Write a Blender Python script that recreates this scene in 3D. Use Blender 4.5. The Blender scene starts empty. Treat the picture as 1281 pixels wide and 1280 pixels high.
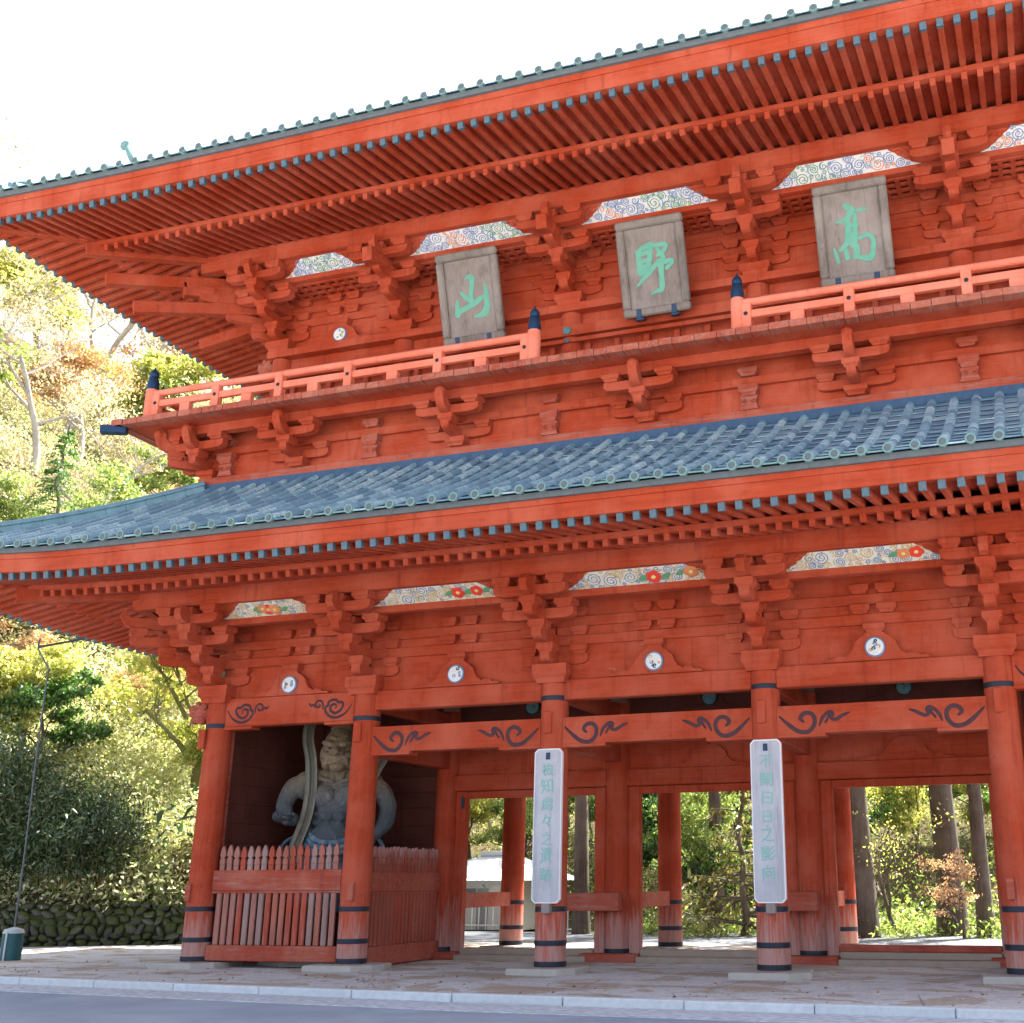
import bpy, bmesh, math, random
import numpy as np
from mathutils import Vector, Matrix, noise as mnoise

S = bpy.context.scene
COL = S.collection
R = math.radians

# ------------------------------------------------------------------ camera
def set_camera():
    yaw, pitch, roll = -.313, .302, -.007
    f, sx = 1485.3, 188.0
    fwd = Vector((math.sin(yaw) * math.cos(pitch), math.cos(yaw) * math.cos(pitch), math.sin(pitch)))
    right = Vector((math.cos(yaw), -math.sin(yaw), 0))
    up = right.cross(fwd)
    r = right * math.cos(roll) + up * math.sin(roll)
    u = -right * math.sin(roll) + up * math.cos(roll)
    cd = bpy.data.cameras.new('camera')
    co = bpy.data.objects.new('camera', cd)
    COL.objects.link(co)
    m = Matrix((r, u, -fwd)).transposed().to_4x4()
    m.translation = Vector((7.648, -23.224, 1.601))
    co.matrix_world = m
    cd.sensor_width = 36
    cd.sensor_fit = 'HORIZONTAL'
    cd.lens = f / 1281 * 36
    cd.shift_x = -sx / 1281
    cd.clip_start = .1
    cd.clip_end = 3000
    S.camera = co
set_camera()

# ------------------------------------------------------------------ world, sun, exposure
SUN_EL, SUN_AZ = R(49), R(24)          # azimuth from +Y towards +X
w = bpy.data.worlds.new('World')
S.world = w
w.use_nodes = True
nt = w.node_tree
bg = nt.nodes['Background']
sky = nt.nodes.new('ShaderNodeTexSky')
sky.sky_type = 'NISHITA'
sky.sun_disc = False
sky.sun_elevation = SUN_EL
sky.sun_rotation = SUN_AZ
sky.air_density = .7
sky.dust_density = 3.0
sky.ozone_density = 1.0
hs = nt.nodes.new('ShaderNodeHueSaturation')      # thin bright haze: a paler sky
hs.inputs['Saturation'].default_value = .62
nt.links.new(sky.outputs[0], hs.inputs['Color'])
nt.links.new(hs.outputs[0], bg.inputs[0])
bg.inputs[1].default_value = .15
sd = bpy.data.lights.new('sun', 'SUN')
sd.energy = 5.0
sd.angle = R(.5)
sd.color = (1, .95, .86)
so = bpy.data.objects.new('sun', sd)
COL.objects.link(so)
sdir = Vector((math.cos(SUN_EL) * math.sin(SUN_AZ), math.cos(SUN_EL) * math.cos(SUN_AZ), math.sin(SUN_EL)))
so.rotation_euler = sdir.to_track_quat('Z', 'Y').to_euler()
so.location = sdir * 60
S.view_settings.view_transform = 'Standard'
S.view_settings.look = 'None'
S.view_settings.exposure = 2.12
S.view_settings.gamma = 1
S.cycles.max_bounces = 8
S.cycles.diffuse_bounces = 4
S.cycles.transparent_max_bounces = 4

# ------------------------------------------------------------------ node helpers
class NT:
    def __init__(self, name):
        self.m = bpy.data.materials.new(name)
        self.m.use_nodes = True
        self.t = self.m.node_tree
        self.b = self.t.nodes['Principled BSDF']
        self.out = self.t.nodes['Material Output']
    def n(self, typ, **kw):
        x = self.t.nodes.new(typ)
        for k, v in kw.items():
            setattr(x, k, v)
        return x
    def l(self, a, b):
        self.t.links.new(a, b)
    def pos(self, scale=(1, 1, 1), obj=False):
        if obj:
            src = self.n('ShaderNodeTexCoord').outputs['Object']
        else:
            src = self.n('ShaderNodeNewGeometry').outputs['Position']
        mp = self.n('ShaderNodeMapping')
        mp.inputs['Scale'].default_value = scale
        self.l(src, mp.inputs[0])
        return mp.outputs[0]
    def noise(self, vec, scale=1, detail=4, rough=.55, dist=0):
        x = self.n('ShaderNodeTexNoise')
        x.inputs['Scale'].default_value = scale
        x.inputs['Detail'].default_value = detail
        x.inputs['Roughness'].default_value = rough
        x.inputs['Distortion'].default_value = dist
        self.l(vec, x.inputs['Vector'])
        return x.outputs['Fac']
    def ramp(self, fac, stops, interp='LINEAR'):
        x = self.n('ShaderNodeValToRGB')
        x.color_ramp.interpolation = interp
        els = x.color_ramp.elements
        while len(els) < len(stops):
            els.new(.5)
        for e, (p, c) in zip(els, stops):
            e.position = p
            e.color = (c[0], c[1], c[2], 1) if not isinstance(c, (int, float)) else (c, c, c, 1)
        self.l(fac, x.inputs[0])
        return x.outputs[0]
    def mix(self, fac, a, b, mode='MIX'):
        x = self.n('ShaderNodeMix', data_type='RGBA', blend_type=mode)
        for i, v in ((0, fac), (6, a), (7, b)):
            if hasattr(v, 'links'):
                self.l(v, x.inputs[i])
            elif isinstance(v, (int, float)):
                x.inputs[i].default_value = v
            else:
                x.inputs[i].default_value = (v[0], v[1], v[2], 1)
        return x.outputs[2]
    def math(self, op, a, b=0.0):
        x = self.n('ShaderNodeMath', operation=op)
        for i, v in ((0, a), (1, b)):
            if hasattr(v, 'links'):
                self.l(v, x.inputs[i])
            else:
                x.inputs[i].default_value = v
        return x.outputs[0]
    def bump(self, h, strength=.3, dist=.02):
        x = self.n('ShaderNodeBump')
        x.inputs['Strength'].default_value = strength
        x.inputs['Distance'].default_value = dist
        self.l(h, x.inputs['Height'])
        self.l(x.outputs[0], self.b.inputs['Normal'])
    def color(self, c):
        if hasattr(c, 'links'):
            self.l(c, self.b.inputs['Base Color'])
        else:
            self.b.inputs['Base Color'].default_value = (c[0], c[1], c[2], 1)
    def rough(self, r, spec=.3):
        if hasattr(r, 'links'):
            self.l(r, self.b.inputs['Roughness'])
        else:
            self.b.inputs['Roughness'].default_value = r
        self.b.inputs['Specular IOR Level'].default_value = spec

def mat_paint(name, c1, c2, c3, grain, worn=None, wornz=None):
    """painted wood: c1 main, c2 darker, c3 faded; grain = scale vector (small along the grain)"""
    t = NT(name)
    g = t.noise(t.pos(grain), 3.0, 5, .6, .3)
    big = t.noise(t.pos((1, 1, 1)), .9, 4, .6)
    spots = t.noise(t.pos((1, 1, 1)), 7, 5, .65)
    a = t.mix(t.ramp(g, [(.3, 0.0), (.7, 1.0)]), c2, c1)
    a = t.mix(t.ramp(big, [(.40, 0.0), (.66, .85)]), a, c3)
    drip = t.noise(t.pos((3.2, 3.2, .22)), 1.7, 6, .7)
    a = t.mix(t.ramp(drip, [(.54, 0.0), (.70, .55)]), a, [x * .62 for x in c2])
    a = t.mix(t.ramp(spots, [(.63, 0.0), (.74, .55)]), a, (c2[0] * .55, c2[1] * .6, c2[2] * .7))
    pe = t.noise(t.pos(tuple(2.2 if g_ > 1 else .7 for g_ in grain)), 2.6, 9, .74, .2)
    a = t.mix(t.ramp(pe, [(.665, 0.0), (.69, .6)]), a, (.40, .19, .14))
    if worn is not None:
        wn = t.noise(t.pos(tuple(9 if g_ > 1 else .8 for g_ in grain)), 1.6, 6, .65, .4)
        if wornz is not None:
            sep = t.n('ShaderNodeSeparateXYZ')
            geo = t.n('ShaderNodeNewGeometry')
            t.l(geo.outputs['Position'], sep.inputs[0])
            mr = t.n('ShaderNodeMapRange')
            mr.inputs[1].default_value, mr.inputs[2].default_value = wornz
            mr.inputs[3].default_value, mr.inputs[4].default_value = .32, -.20
            t.l(sep.outputs[2], mr.inputs[0])
            wn = t.math('ADD', wn, mr.outputs[0])
        fac = t.ramp(wn, [(.50, 0.0), (.78, .85)])
        wood = t.mix(t.noise(t.pos((14, 14, 1)), 2, 4), worn[0], worn[1])
        a = t.mix(fac, a, wood)
    t.color(a)
    t.rough(.8, .18)
    t.bump(t.math('ADD', g, t.math('MULTIPLY', spots, .6)), .55, .016)
    return t.m

def mat_plain(name, c, r=.6, var=.15, scale=6, metal=0, spec=.3):
    t = NT(name)
    n = t.noise(t.pos(), scale, 5, .6)
    t.color(t.mix(n, [x * (1 - var) for x in c], [min(1, x * (1 + var)) for x in c]))
    t.rough(r, spec)
    t.b.inputs['Metallic'].default_value = metal
    t.bump(n, .12, .01)
    return t.m

def mat_island(name, stops, r=.6, rough_noise=True, var=None, streak=False):
    """colour picked per mesh island (each tile, picket, stone of one part)"""
    t = NT(name)
    geo = t.n('ShaderNodeNewGeometry')
    c = t.ramp(geo.outputs['Random Per Island'], stops)
    n = t.noise(t.pos((.5, 5, 5)) if streak else t.pos(), 4.5 if streak else 9, 5, .65)
    c = t.mix(t.ramp(n, [(.38, 0.0), (.62, .8 if streak else .55)]), c, var or [x * .55 for x in stops[0][1]])
    t.color(c)
    t.rough(r, .4)
    t.bump(n, .3, .02)
    return t.m

def mat_leaf(name, stops, trans=.55, tint=(1.0, 1.0, .7)):
    t = NT(name)
    geo = t.n('ShaderNodeNewGeometry')
    n = t.noise(t.pos(), .55, 3)
    f = t.math('ADD', t.math('MULTIPLY', geo.outputs['Random Per Island'], .62), t.math('MULTIPLY', n, .38))
    c = t.ramp(f, stops)
    d = t.n('ShaderNodeBsdfDiffuse')
    tr = t.n('ShaderNodeBsdfTranslucent')
    gl = t.n('ShaderNodeBsdfGlossy')
    gl.inputs['Roughness'].default_value = .45
    t.l(c, d.inputs[0])
    t.l(t.mix(1.0, c, tint, 'MULTIPLY'), tr.inputs[0])
    m1 = t.n('ShaderNodeMixShader')
    m1.inputs[0].default_value = trans
    t.l(d.outputs[0], m1.inputs[1])
    t.l(tr.outputs[0], m1.inputs[2])
    m2 = t.n('ShaderNodeMixShader')
    m2.inputs[0].default_value = .06
    t.l(m1.outputs[0], m2.inputs[1])
    t.l(gl.outputs[0], m2.inputs[2])
    t.l(m2.outputs[0], t.out.inputs[0])
    return t.m

V1, V2, V3 = (.42, .058, .020), (.31, .040, .016), (.46, .10, .055)
M = {}
M['red_x'] = mat_paint('vermilion_beam', V1, V2, V3, (.35, 6, 6))
M['red_y'] = mat_paint('vermilion_rafter', V1, V2, V3, (6, .35, 6))
M['red_z'] = mat_paint('vermilion_post', V1, V2, V3, (6, 6, .35))
M['red_post_worn'] = mat_paint('vermilion_post_worn', V1, V2, V3, (6, 6, .35),
                               ((.34, .13, .09), (.46, .36, .34)), (0.0, 1.9))
M['red_fence'] = mat_paint('fence_rail_paint', (.38, .070, .036), (.29, .05, .03), (.42, .125, .08), (.35, 6, 6),
                           ((.30, .15, .12), (.42, .25, .21)))
M['red_dirty'] = mat_paint('weathered_red_board', (.38, .075, .04), (.26, .055, .035), (.42, .14, .09), (5, .6, 5),
                           ((.22, .13, .10), (.40, .30, .26)))
M['red_sill'] = mat_paint('worn_red_sill', (.40, .07, .035), (.29, .05, .026), (.44, .12, .075), (.5, 6, 6), ((.20, .12, .10), (.36, .26, .23)))
M['picket'] = mat_island('weathered_picket', [(0, (.36, .075, .045)), (.3, (.40, .14, .10)), (.55, (.42, .22, .18)),
                                             (.8, (.38, .30, .29)), (1, (.44, .10, .06))], .75, var=(.30, .12, .09))
M['picket_pale'] = mat_island('pale_picket', [(0, (.46, .22, .21)), (.5, (.50, .30, .30)), (1, (.40, .12, .09))], .75,
                              var=(.34, .13, .11))
M['pink'] = mat_paint('faded_pink_rail', (.74, .20, .125), (.68, .165, .10), (.76, .25, .17), (.5, 5, 5))
M['dark_board'] = mat_paint('dark_brown_board', (.12, .034, .022), (.08, .024, .018), (.14, .046, .034), (.3, .3, 7))
M['ceiling_board'] = mat_plain('dark_ceiling', (.055, .017, .012), .8)
M['iron'] = mat_plain('black_iron', (.022, .027, .042), .5, .3, 12, .3)
M['navy'] = mat_plain('dark_blue_metal', (.018, .045, .095), .38, .3, 8, .4)
M['copper_cap'] = mat_plain('patina_cap', (.075, .125, .155), .5, .5, 22)
M['verdigris'] = mat_plain('verdigris', (.09, .22, .23), .55, .35, 12)
M['tile'] = mat_island('copper_tile', [(0, (.075, .15, .215)), (.3, (.15, .265, .335)), (.55, (.28, .44, .49)),
                                      (.8, (.46, .62, .61)), (1, (.09, .18, .255))], .5, var=(.065, .14, .205), streak=True)
M['tile_rib'] = mat_island('copper_rib', [(0, (.13, .235, .30)), (.4, (.20, .345, .40)), (.75, (.33, .50, .53)), (1, (.48, .63, .62))], .5, var=(.10, .19, .26), streak=True)
M['tile_edge'] = mat_plain('tile_edge_verdigris', (.15, .26, .25), .5, .45, 14)
M['tile_dark'] = mat_plain('weathered_eave_strip', (.10, .12, .13), .7, .35, 6)
M['ridge'] = mat_plain('copper_ridge', (.13, .24, .29), .45, .5, 4)
M['ridge_blue'] = mat_plain('blue_copper_flashing', (.035, .075, .14), .45, .5, 7)
M['wood_grey'] = mat_paint('grey_weathered_wood', (.25, .21, .195), (.185, .155, .14), (.31, .27, .255), (6, 6, .35))
M['wood_grey_dark'] = mat_paint('grey_weathered_frame', (.22, .19, .17), (.14, .12, .11), (.30, .265, .245), (4, 4, .6))
M['board_pale'] = mat_paint('pale_lavender_board', (.47, .47, .51), (.37, .37, .41), (.53, .53, .56), (8, 8, .3))
M['white_edge'] = mat_plain('white_board_edge', (.78, .74, .76), .6, .05)
M['mint'] = mat_plain('mint_lettering', (.12, .36, .27), .5, .2)
M['mint_pale'] = mat_plain('pale_mint_lettering', (.22, .46, .41), .5, .15, 4)
M['scroll'] = mat_plain('dark_scroll_paint', (.060, .022, .028), .6, .3)
M['p_white'] = mat_plain('panel_white', (.68, .69, .69), .6, .06)
M['p_cream'] = mat_plain('panel_cream', (.66, .65, .59), .6, .06)
M['p_blue'] = mat_plain('panel_blue', (.16, .235, .44), .6, .1)
M['p_slate'] = mat_plain('panel_slate_blue', (.13, .21, .36), .6, .1)
M['p_green'] = mat_plain('panel_green', (.12, .31, .15), .6, .1)
M['p_orange'] = mat_plain('panel_orange', (.66, .24, .10), .6, .1)
M['p_ochre'] = mat_plain('panel_ochre', (.52, .37, .14), .6, .1)
M['p_red'] = mat_plain('panel_red_flower', (.70, .06, .035), .6, .1)
M['p_yellow'] = mat_plain('panel_yellow', (.75, .62, .25), .6, .1)
M['stone'] = mat_plain('pale_base_stone', (.40, .37, .33), .85, .2, 5)
M['sill'] = mat_plain('tan_sill', (.34, .27, .21), .8, .25, 4)
M['statue'] = None

# ------------------------------------------------------------------ mesh builder
class MB:
    def __init__(self):
        self.v, self.f, self.mi, self.sm = [], [], [], []
    def add(self, vs, fs, mat=0, smooth=False, X=None):
        o = len(self.v)
        if X is not None:
            vs = [X @ Vector(p) for p in vs]
        self.v += [tuple(p) for p in vs]
        for f in fs:
            self.f.append([i + o for i in f])
            self.mi.append(mat)
            self.sm.append(smooth)
    def merge(self, other, X=None, mat=None):
        o = len(self.v)
        self.v += [tuple(X @ Vector(p)) for p in other.v] if X is not None else list(other.v)
        for f, m_, s in zip(other.f, other.mi, other.sm):
            self.f.append([i + o for i in f])
            self.mi.append(m_ if mat is None else mat)
            self.sm.append(s)
    def box(self, x0, x1, y0, y1, z0, z1, c=.012, mat=0, X=None):
        if x0 > x1: x0, x1 = x1, x0
        if y0 > y1: y0, y1 = y1, y0
        if z0 > z1: z0, z1 = z1, z0
        c = min(c, (x1 - x0) * .3, (y1 - y0) * .3, (z1 - z0) * .3)
        lo, hi = (x0, y0, z0), (x1, y1, z1)
        vs = []
        for sx in (0, 1):
            for sy in (0, 1):
                for sz in (0, 1):
                    s = (sx, sy, sz)
                    for a in range(3):
                        vs.append([(hi[i] if s[i] else lo[i]) + (0 if i == a else (-c if s[i] else c)) for i in range(3)])
        def ix(s, a):
            return (s[0] * 4 + s[1] * 2 + s[2]) * 3 + a
        fs = []
        for a in range(3):
            b, d = (a + 1) % 3, (a + 2) % 3
            for s in (0, 1):
                q = []
                for (u, w_) in ((0, 0), (1, 0), (1, 1), (0, 1)):
                    k = [0, 0, 0]; k[a] = s; k[b] = u; k[d] = w_
                    q.append(ix(k, a))
                fs.append(q if s else q[::-1])
            for u in (0, 1):
                for w_ in (0, 1):
                    k0 = [0, 0, 0]; k0[b] = u; k0[d] = w_
                    k1 = list(k0); k1[a] = 1
                    q = [ix(k0, b), ix(k1, b), ix(k1, d), ix(k0, d)]
                    fs.append(q if (u ^ w_) else q[::-1])
        for sx in (0, 1):
            for sy in (0, 1):
                for sz in (0, 1):
                    q = [ix((sx, sy, sz), a) for a in range(3)]
                    fs.append(q if (sx + sy + sz) % 2 else q[::-1])
        self.add(vs, fs, mat, False, X)
    def obox(self, p0, p1, w_, h, c=.01, mat=0, roll_up=(0, 0, 1)):
        p0, p1 = Vector(p0), Vector(p1)
        d = p1 - p0
        L = d.length
        d.normalize()
        side = Vector(roll_up).cross(d)
        if side.length < 1e-6:
            side = Vector((1, 0, 0))
        side.normalize()
        up = d.cross(side)
        X = Matrix((d, side, up)).transposed().to_4x4()
        X.translation = p0
        self.box(0, L, -w_ / 2, w_ / 2, -h / 2, h / 2, c, mat, X)
    def prism(self, poly, d0, d1, X=None, mat=0):
        """poly in (x,z), extruded along y from d0 to d1"""
        n = len(poly)
        vs = [(p[0], d0, p[1]) for p in poly] + [(p[0], d1, p[1]) for p in poly]
        fs = [list(range(n)), list(range(2 * n - 1, n - 1, -1))]
        for i in range(n):
            j = (i + 1) % n
            fs.append([i, i + n, j + n, j][::-1])
        self.add(vs, fs, mat, False, X)
    def tube(self, pts, rad, seg=10, cap=True, mat=0, smooth=True, flat=None):
        pts = [Vector(p) for p in pts]
        if not hasattr(rad, '__len__'):
            rad = [rad] * len(pts)
        vs, fs = [], []
        prev = None
        for i, p in enumerate(pts):
            t = (pts[min(i + 1, len(pts) - 1)] - pts[max(i - 1, 0)])
            if t.length < 1e-9: t = Vector((0, 0, 1))
            t.normalize()
            if prev is None:
                a = Vector((0, 0, 1)) if abs(t.z) < .9 else Vector((1, 0, 0))
                u = t.cross(a).normalized()
            else:
                u = prev - t * prev.dot(t)
                u = u.normalized() if u.length > 1e-6 else t.orthogonal().normalized()
            prev = u
            v_ = t.cross(u)
            for k in range(seg):
                an = 2 * math.pi * k / seg
                q = p + (u * math.cos(an) + v_ * math.sin(an) * (flat or 1)) * rad[i]
                vs.append(q)
        for i in range(len(pts) - 1):
            for k in range(seg):
                a, b = i * seg + k, i * seg + (k + 1) % seg
                fs.append([a, b, b + seg, a + seg])
        self.add(vs, fs, mat, smooth)
        if cap:
            self.add([vs[k] for k in range(seg)], [list(range(seg))[::-1]], mat)
            self.add([vs[len(vs) - seg + k] for k in range(seg)], [list(range(seg))], mat)
    def lathe(self, prof, X=None, seg=20, mat=0, smooth=True, rot=0.0):
        vs, fs = [], []
        for r, z in prof:
            for k in range(seg):
                an = rot + 2 * math.pi * k / seg
                vs.append((r * math.cos(an), r * math.sin(an), z))
        for i in range(len(prof) - 1):
            for k in range(seg):
                a, b = i * seg + k, i * seg + (k + 1) % seg
                fs.append([a, b, b + seg, a + seg])
        fs.append(list(range(seg))[::-1])
        n0 = (len(prof) - 1) * seg
        fs.append([n0 + k for k in range(seg)])
        self.add(vs, fs, mat, smooth, X)
    def masu(self, cx, cy, z0, a, h, mat=0, b=None, bot=.70):
        """bearing block: square plan, straight top, hollow taper below"""
        b = b or a
        vs, fs = [], []
        for k, z in ((bot, 0), (bot + .03, .14 * h), (bot + .12 * (1 - bot) / .3, .28 * h), (1, .42 * h), (1, h - .008), (.965, h)):
            x, y = a * k / 2, b * k / 2
            vs += [(cx - x, cy - y, z0 + z), (cx + x, cy - y, z0 + z), (cx + x, cy + y, z0 + z), (cx - x, cy + y, z0 + z)]
        for i in range(5):
            for k in range(4):
                fs.append([i * 4 + k, i * 4 + (k + 1) % 4, i * 4 + 4 + (k + 1) % 4, i * 4 + 4 + k])
        fs += [[3, 2, 1, 0], [20, 21, 22, 23]]
        self.add(vs, fs, mat)
    def ribbon(self, pts, wd, y, mat=0, thick=.006, X=None, taper=True):
        """flat strip in the (x,z) plane at depth y (front towards -y)"""
        n = len(pts)
        if n < 2: return
        vs, fs = [], []
        for i in range(n):
            a, b = pts[max(0, i - 1)], pts[min(n - 1, i + 1)]
            dx, dz = b[0] - a[0], b[1] - a[1]
            L = math.hypot(dx, dz) or 1
            ww = wd[i] if hasattr(wd, '__len__') else wd
            if taper and not hasattr(wd, '__len__'):
                ww = wd * min(1, .35 + min(i, n - 1 - i) / (n * .18 + 1e-6))
            nx, nz = -dz / L * ww / 2, dx / L * ww / 2
            x, z = pts[i][0], pts[i][1]
            vs += [(x + nx, y, z + nz), (x, y - thick, z), (x - nx, y, z - nz)]
        for i in range(n - 1):
            o = i * 3
            fs += [[o, o + 1, o + 4, o + 3], [o + 1, o + 2, o + 5, o + 4]]
        self.add(vs, fs, mat, True, X)
    def mesh(self, name, mats, recalc=True, angle=40):
        me = bpy.data.meshes.new(name)
        me.from_pydata([tuple(p) for p in self.v], [], self.f)
        for m_ in mats:
            me.materials.append(m_)
        me.polygons.foreach_set('material_index', self.mi)
        me.polygons.foreach_set('use_smooth', self.sm)
        if recalc and len(self.f) < 60000:
            bm = bmesh.new()
            bm.from_mesh(me)
            bmesh.ops.recalc_face_normals(bm, faces=bm.faces)
            bm.to_mesh(me)
            bm.free()
        if any(self.sm):
            me.set_sharp_from_angle(angle=R(angle))
        me.update()
        return me
    def build(self, name, mats, parent=None, loc=None, rz=0, recalc=True, angle=40):
        if not isinstance(mats, (list, tuple)):
            mats = [mats]
        return link(name, self.mesh(name, mats, recalc, angle), parent, loc, rz)

def link(name, me, parent=None, loc=None, rz=0):
    o = bpy.data.objects.new(name, me)
    COL.objects.link(o)
    if parent is not None:
        o.parent = parent
    if loc is not None:
        o.location = loc
    if rz:
        o.rotation_euler = (0, 0, rz)
    return o

def tag(o, label=None, cat=None, group=None, kind=None):
    if label: o['label'] = label
    if cat: o['category'] = cat
    if group: o['group'] = group
    if kind: o['kind'] = kind
    return o

def thing(name, label, cat, loc=(0, 0, 0), rz=0, group=None):
    o = bpy.data.objects.new(name, None)
    COL.objects.link(o)
    o.location = loc
    o.rotation_euler = (0, 0, rz)
    return tag(o, label, cat, group)

def copy_tree(o, parent=None):
    c = o.copy()
    COL.objects.link(c)
    c.parent = parent
    for ch in [x for x in o.children]:
        copy_tree(ch, c)
    return c

def arc_pts(pts, n=6):
    """Catmull-Rom through 2D points"""
    out = []
    P = [pts[0]] + list(pts) + [pts[-1]]
    for i in range(1, len(P) - 2):
        p0, p1, p2, p3 = P[i - 1:i + 3]
        for k in range(n):
            t = k / n
            out.append(tuple(.5 * ((2 * p1[j]) + (-p0[j] + p2[j]) * t + (2 * p0[j] - 5 * p1[j] + 4 * p2[j] - p3[j]) * t * t
                                   + (-p0[j] + 3 * p1[j] - 3 * p2[j] + p3[j]) * t ** 3) for j in range(len(p1))))
    out.append(tuple(pts[-1]))
    return out

# ------------------------------------------------------------------ dimensions
W1, W2, W3, D = 3.905, 4.517, 4.547, 3.93
XC = [-(W3 / 2 + W2 + W1), -(W3 / 2 + W2), -W3 / 2, W3 / 2, W3 / 2 + W2, W3 / 2 + W2 + W1]
EX = XC[5]
GZ = -.12            # forecourt level
UY, UX = .60, 10.35  # upper storey: front wall plane and half width
YB = 2 * D           # rear column row
CURB = [(-60, 2.2), (-30, -1.2), (-12.8, -3.2), (-1, -4.56), (6.9, -4.92), (16, -5.3), (60, -7)]
def curb_y(x):
    for (x0, y0), (x1, y1) in zip(CURB, CURB[1:]):
        if x <= x1:
            return y0 + (y1 - y0) * (x - x0) / (x1 - x0)
    return CURB[-1][1]

# ------------------------------------------------------------------ ground, road, terrain
def make_ground():
    # one wide sheet, with the hill rising at the left and a slope behind the gate
    t = NT('forest_floor')
    n1 = t.noise(t.pos(), .8, 6, .65)
    n2 = t.noise(t.pos(), 5, 6, .7)
    c = t.ramp(n1, [(.3, (.055, .040, .022)), (.5, (.10, .075, .04)), (.62, (.07, .085, .025)), (.75, (.16, .12, .06))])
    t.color(t.mix(t.ramp(n2, [(.4, 0.0), (.7, .8)]), c, (.17, .11, .06)))
    t.rough(.95, .1)
    t.bump(n2, .8, .1)
    xs = np.concatenate([np.linspace(-400, -90, 8), np.linspace(-84, 40, 63), np.linspace(60, 400, 7)])
    ys = np.concatenate([np.linspace(-400, -40, 6), np.linspace(-30, 110, 71), np.linspace(140, 600, 6)])
    mb = MB()
    for y in ys:
        for x in xs:
            mb.v.append((x, y, hill(x, y)))
    nx = len(xs)
    for j in range(len(ys) - 1):
        for i in range(nx - 1):
            a = j * nx + i
            mb.f.append([a, a + 1, a + nx + 1, a + nx]); mb.mi.append(0); mb.sm.append(True)
    tag(mb.build('ground', t.m, recalc=False, angle=80), kind='structure')

def hill(x, y):
    df = (x + 18) * -.507 + (y - 9.2) * .862
    ds = -(x + 18.8)
    d = min(df, ds)
    z = -.55
    if d > 0:
        e = min(d, 75)
        z = -.55 + min(1, d / .5) * 1.55 + .86 * max(0, e - .5) - .0012 * e * e
        z += 1.1 * mnoise.noise(Vector((x * .11, y * .11, 0))) * min(1, d / 6)
    b = y - 22 + .12 * x
    if b > 0 and x > -40:
        zb = -.55 + .38 * min(b, 70) + .6 * mnoise.noise(Vector((x * .15, y * .15, 3)))
        z = max(z, min(zb, z + b * .5))
    return z

make_ground()

def sheet(name, mat, pts_back, pts_front, z, thick=0.0, kind='structure'):
    mb = MB()
    n = len(pts_back)
    vs = [(p[0], p[1], z) for p in pts_back] + [(p[0], p[1], z) for p in pts_front]
    fs = [[i + n, i + 1 + n, i + 1, i] for i in range(n - 1)]
    mb.add(vs, fs)
    if thick:
        vs2 = [(p[0], p[1], z) for p in pts_front] + [(p[0], p[1], z - thick) for p in pts_front]
        mb.add(vs2, [[i, i + n, i + 1 + n, i + 1] for i in range(n - 1)])
    o = mb.build(name, mat, recalc=False)
    return tag(o, kind=kind)

def mat_forecourt():
    t = NT('patched_forecourt')
    n = t.noise(t.pos((.7, 1.0, 1)), .6, 7, .6, .5)
    f = t.noise(t.pos(), 14, 6, .7)
    v = t.n('ShaderNodeTexVoronoi', feature='DISTANCE_TO_EDGE')
    v.inputs['Scale'].default_value = .28
    t.l(t.pos((1, 1.6, 1)), v.inputs['Vector'])
    c = t.ramp(n, [(.32, (.36, .28, .21)), (.44, (.44, .37, .30)), (.465, (.53, .53, .52)), (.57, (.60, .60, .59)),
                   (.585, (.42, .36, .29)), (.75, (.50, .46, .41))])
    c = t.mix(t.ramp(f, [(.3, .5), (.55, 0.0)]), c, (.18, .13, .10))
    c = t.mix(t.ramp(v.outputs['Distance'], [(.002, .55), (.007, 0.0)]), c, (.10, .08, .065))
    t.color(c)
    t.rough(.9, .15)
    t.bump(t.math('ADD', n, t.math('MULTIPLY', f, .25)), .5, .06)
    return t.m

def mat_asphalt():
    t = NT('asphalt')
    f = t.noise(t.pos(), 55, 4, .7)
    n = t.noise(t.pos((1, 1, 1)), .5, 5, .6, .6)
    c = t.mix(f, (.20, .235, .29), (.32, .365, .43))
    c = t.mix(t.ramp(n, [(.4, 0.0), (.65, .7)]), c, (.36, .40, .46))
    t.color(c)
    t.rough(.8, .25)
    t.bump(f, .6, .015)
    return t.m

def mat_gutter():
    t = NT('ribbed_gutter_concrete')
    v = t.n('ShaderNodeTexVoronoi')
    v.inputs['Scale'].default_value = 6.5
    t.l(t.pos((1, 1.5, 1)), v.inputs['Vector'])
    n = t.noise(t.pos(), 3, 5)
    c = t.mix(v.outputs['Distance'], (.68, .71, .74), (.30, .33, .37))
    t.color(t.mix(t.ramp(n, [(.4, 0.0), (.7, .5)]), c, (.46, .47, .49)))
    t.rough(.85, .2)
    t.bump(v.outputs['Distance'], .8, .03)
    return t.m

def off(pts, d):
    return [(p[0], p[1] - d) for p in pts]

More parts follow.
